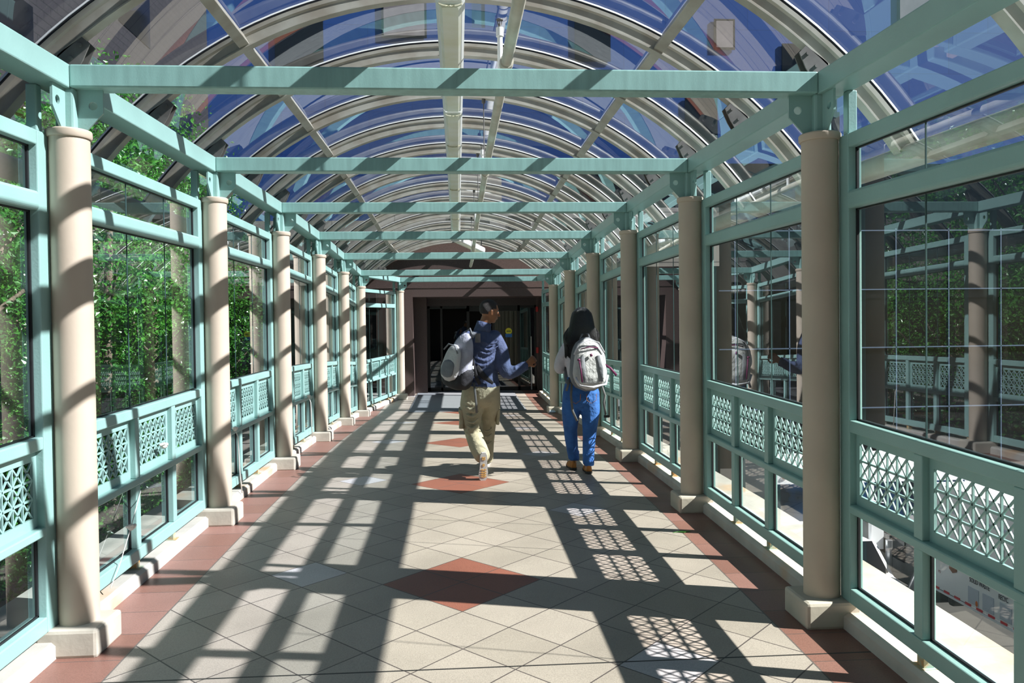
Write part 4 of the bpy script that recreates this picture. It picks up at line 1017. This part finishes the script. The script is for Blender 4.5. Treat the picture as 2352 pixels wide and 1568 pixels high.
for cx_, cy_, z0 in ((1.168, 8.14, .165), (1.287, 7.93, .145)):
    for k in range(4): b.tube([(cx_, cy_, z0+.028*k), (cx_+.003, cy_, z0+.028*k+.016)], [.058+.004*(k % 2), .060], 16)
jn = b.build('jeans', JEANS, t, remesh=.008, subs=4)
for cx_ in (1.155, 1.315):
    b = B(); q = -.005 if cx_ < 1.2 else .005
    b.tube([(cx_-.05, 7.865, .865), (cx_-.046, 7.862, .80), (cx_, 7.858, .77), (cx_+.046, 7.862, .80), (cx_+.05, 7.865, .865)], .0028, 6); b.build('pocket_stitching', BOOT, jn)
shoe((1.168, 8.095, wz+.002), (1, 0, 0), (-.05, 1, 0), (0, 0, 1), BOOT, RUBBER, l=.25, parent=t, high=.085)
shoe((1.287, 7.875, zf(7.9)+.002), (1, 0, 0), (.05, 1, 0), (0, 0, 1), BOOT, RUBBER, l=.25, parent=t, high=.085)
# her pack
C = Vector((1.268, 7.80, 1.165)); rt = frame(radians(4), radians(-3), radians(-4))
t = thing('backpack', tuple(C-Vector((0, 0, .27))), 'light grey backpack with magenta zip pulls worn by the black haired woman', 'backpack', None)
b = B(); superpack(b, C, rt, .37, .20, .53, taper=.70); b.build('main_bag', PKM, t, smooth=True)
b = B(); superpack(b, C+rt @ Vector((0, -.05, .0)), rt, .345, .17, .50, taper=.62); b.build('outer_bag', PKL, t, smooth=True)
b = B(); superpack(b, C+rt @ Vector((.0, -.125, -.045)), rt, .235, .075, .33, taper=.85); fp = b.build('front_pocket', PKL, t, smooth=True)
b = B()
for sx in (-1, 1): b.tube([C+rt @ Vector(q) for q in ((sx*.085, -.158, -.18), (sx*.088, -.166, -.05), (sx*.075, -.160, .075))], [(.022, .008), (.026, .008), (.016, .008)], 10)
b.build('mesh_side', PKM, fp, smooth=True)
b = B(); b.tube([C+rt @ Vector(q) for q in ((-.105, -.170, -.17), (-.11, -.174, -.06), (-.115, -.165, .03))], .008, 8); b.ball(C+rt @ Vector((-.12, -.165, .045)), (.016, .012, .012)); b.tube([C+rt @ Vector(q) for q in ((.0, -.175, .095), (.005, -.178, .07))], .013, 8)
b.tube([C+rt @ Vector(q) for q in ((-.08, -.12, .15), (0, -.135, .165), (.09, -.115, .15))], .006, 8); b.build('zip_pull', MAG, fp, smooth=True)
b = B(); b.tube([C+rt @ Vector(q) for q in ((-.16, -.14, -.12), (-.13, -.165, -.205), (0, -.17, -.225), (.13, -.165, -.205), (.16, -.14, -.12))], [(.012, .009)]*5, 10); b.tube([C+rt @ Vector(q) for q in ((-.15, -.11, .10), (-.10, -.12, .20), (0, -.13, .235), (.10, -.12, .20), (.15, -.11, .10))], .009, 8); b.build('seam_piping', WHITET, t, smooth=True)
b = B(); b.tube([C+rt @ Vector(q) for q in ((-.05, .03, .25), (-.03, .0, .30), (.03, .0, .30), (.05, .03, .25))], .009, 8); b.build('carry_handle', PKM, t, smooth=True)
b = B()
for sx in (-1, 1): b.tube([(1.25+sx*.10, 7.93, 1.37), (1.25+sx*.12, 8.0, 1.41), (1.25+sx*.135, 8.09, 1.36), (1.25+sx*.14, 8.11, 1.2), (1.25+sx*.16, 8.03, 1.02), (1.26+sx*.17, 7.90, .97)], [(.026, .008)]*6, 10)
b.build('shoulder_strap', PKM, t, smooth=True)
b = B(); b.tube([(1.44, 7.82, 1.16), (1.50, 7.80, 1.12), (1.555, 7.79, 1.05)], [(.012, .005)]*3, 8); b.build('side_strap', MAG, t, smooth=True)
b = B(); b.tube([(1.10, 7.86, 1.03), (1.075, 7.84, .95), (1.06, 7.84, .90)], [(.012, .004)]*3, 8); b.tube([(1.12, 7.85, 1.02), (1.105, 7.835, .85), (1.12, 7.835, .70), (1.165, 7.84, .60)], [(.012, .004)]*4, 8)
b.tube([(1.42, 7.84, .94), (1.445, 7.82, .85), (1.43, 7.82, .78), (1.45, 7.82, .66)], [(.010, .004)]*4, 8); b.build('waist_strap', STRAP, t, smooth=True)
b = B(); b.box((1.43, 7.81, .63), (1.485, 7.825, .655)); b.build('buckle', RUBBER, t, bevel=.004)
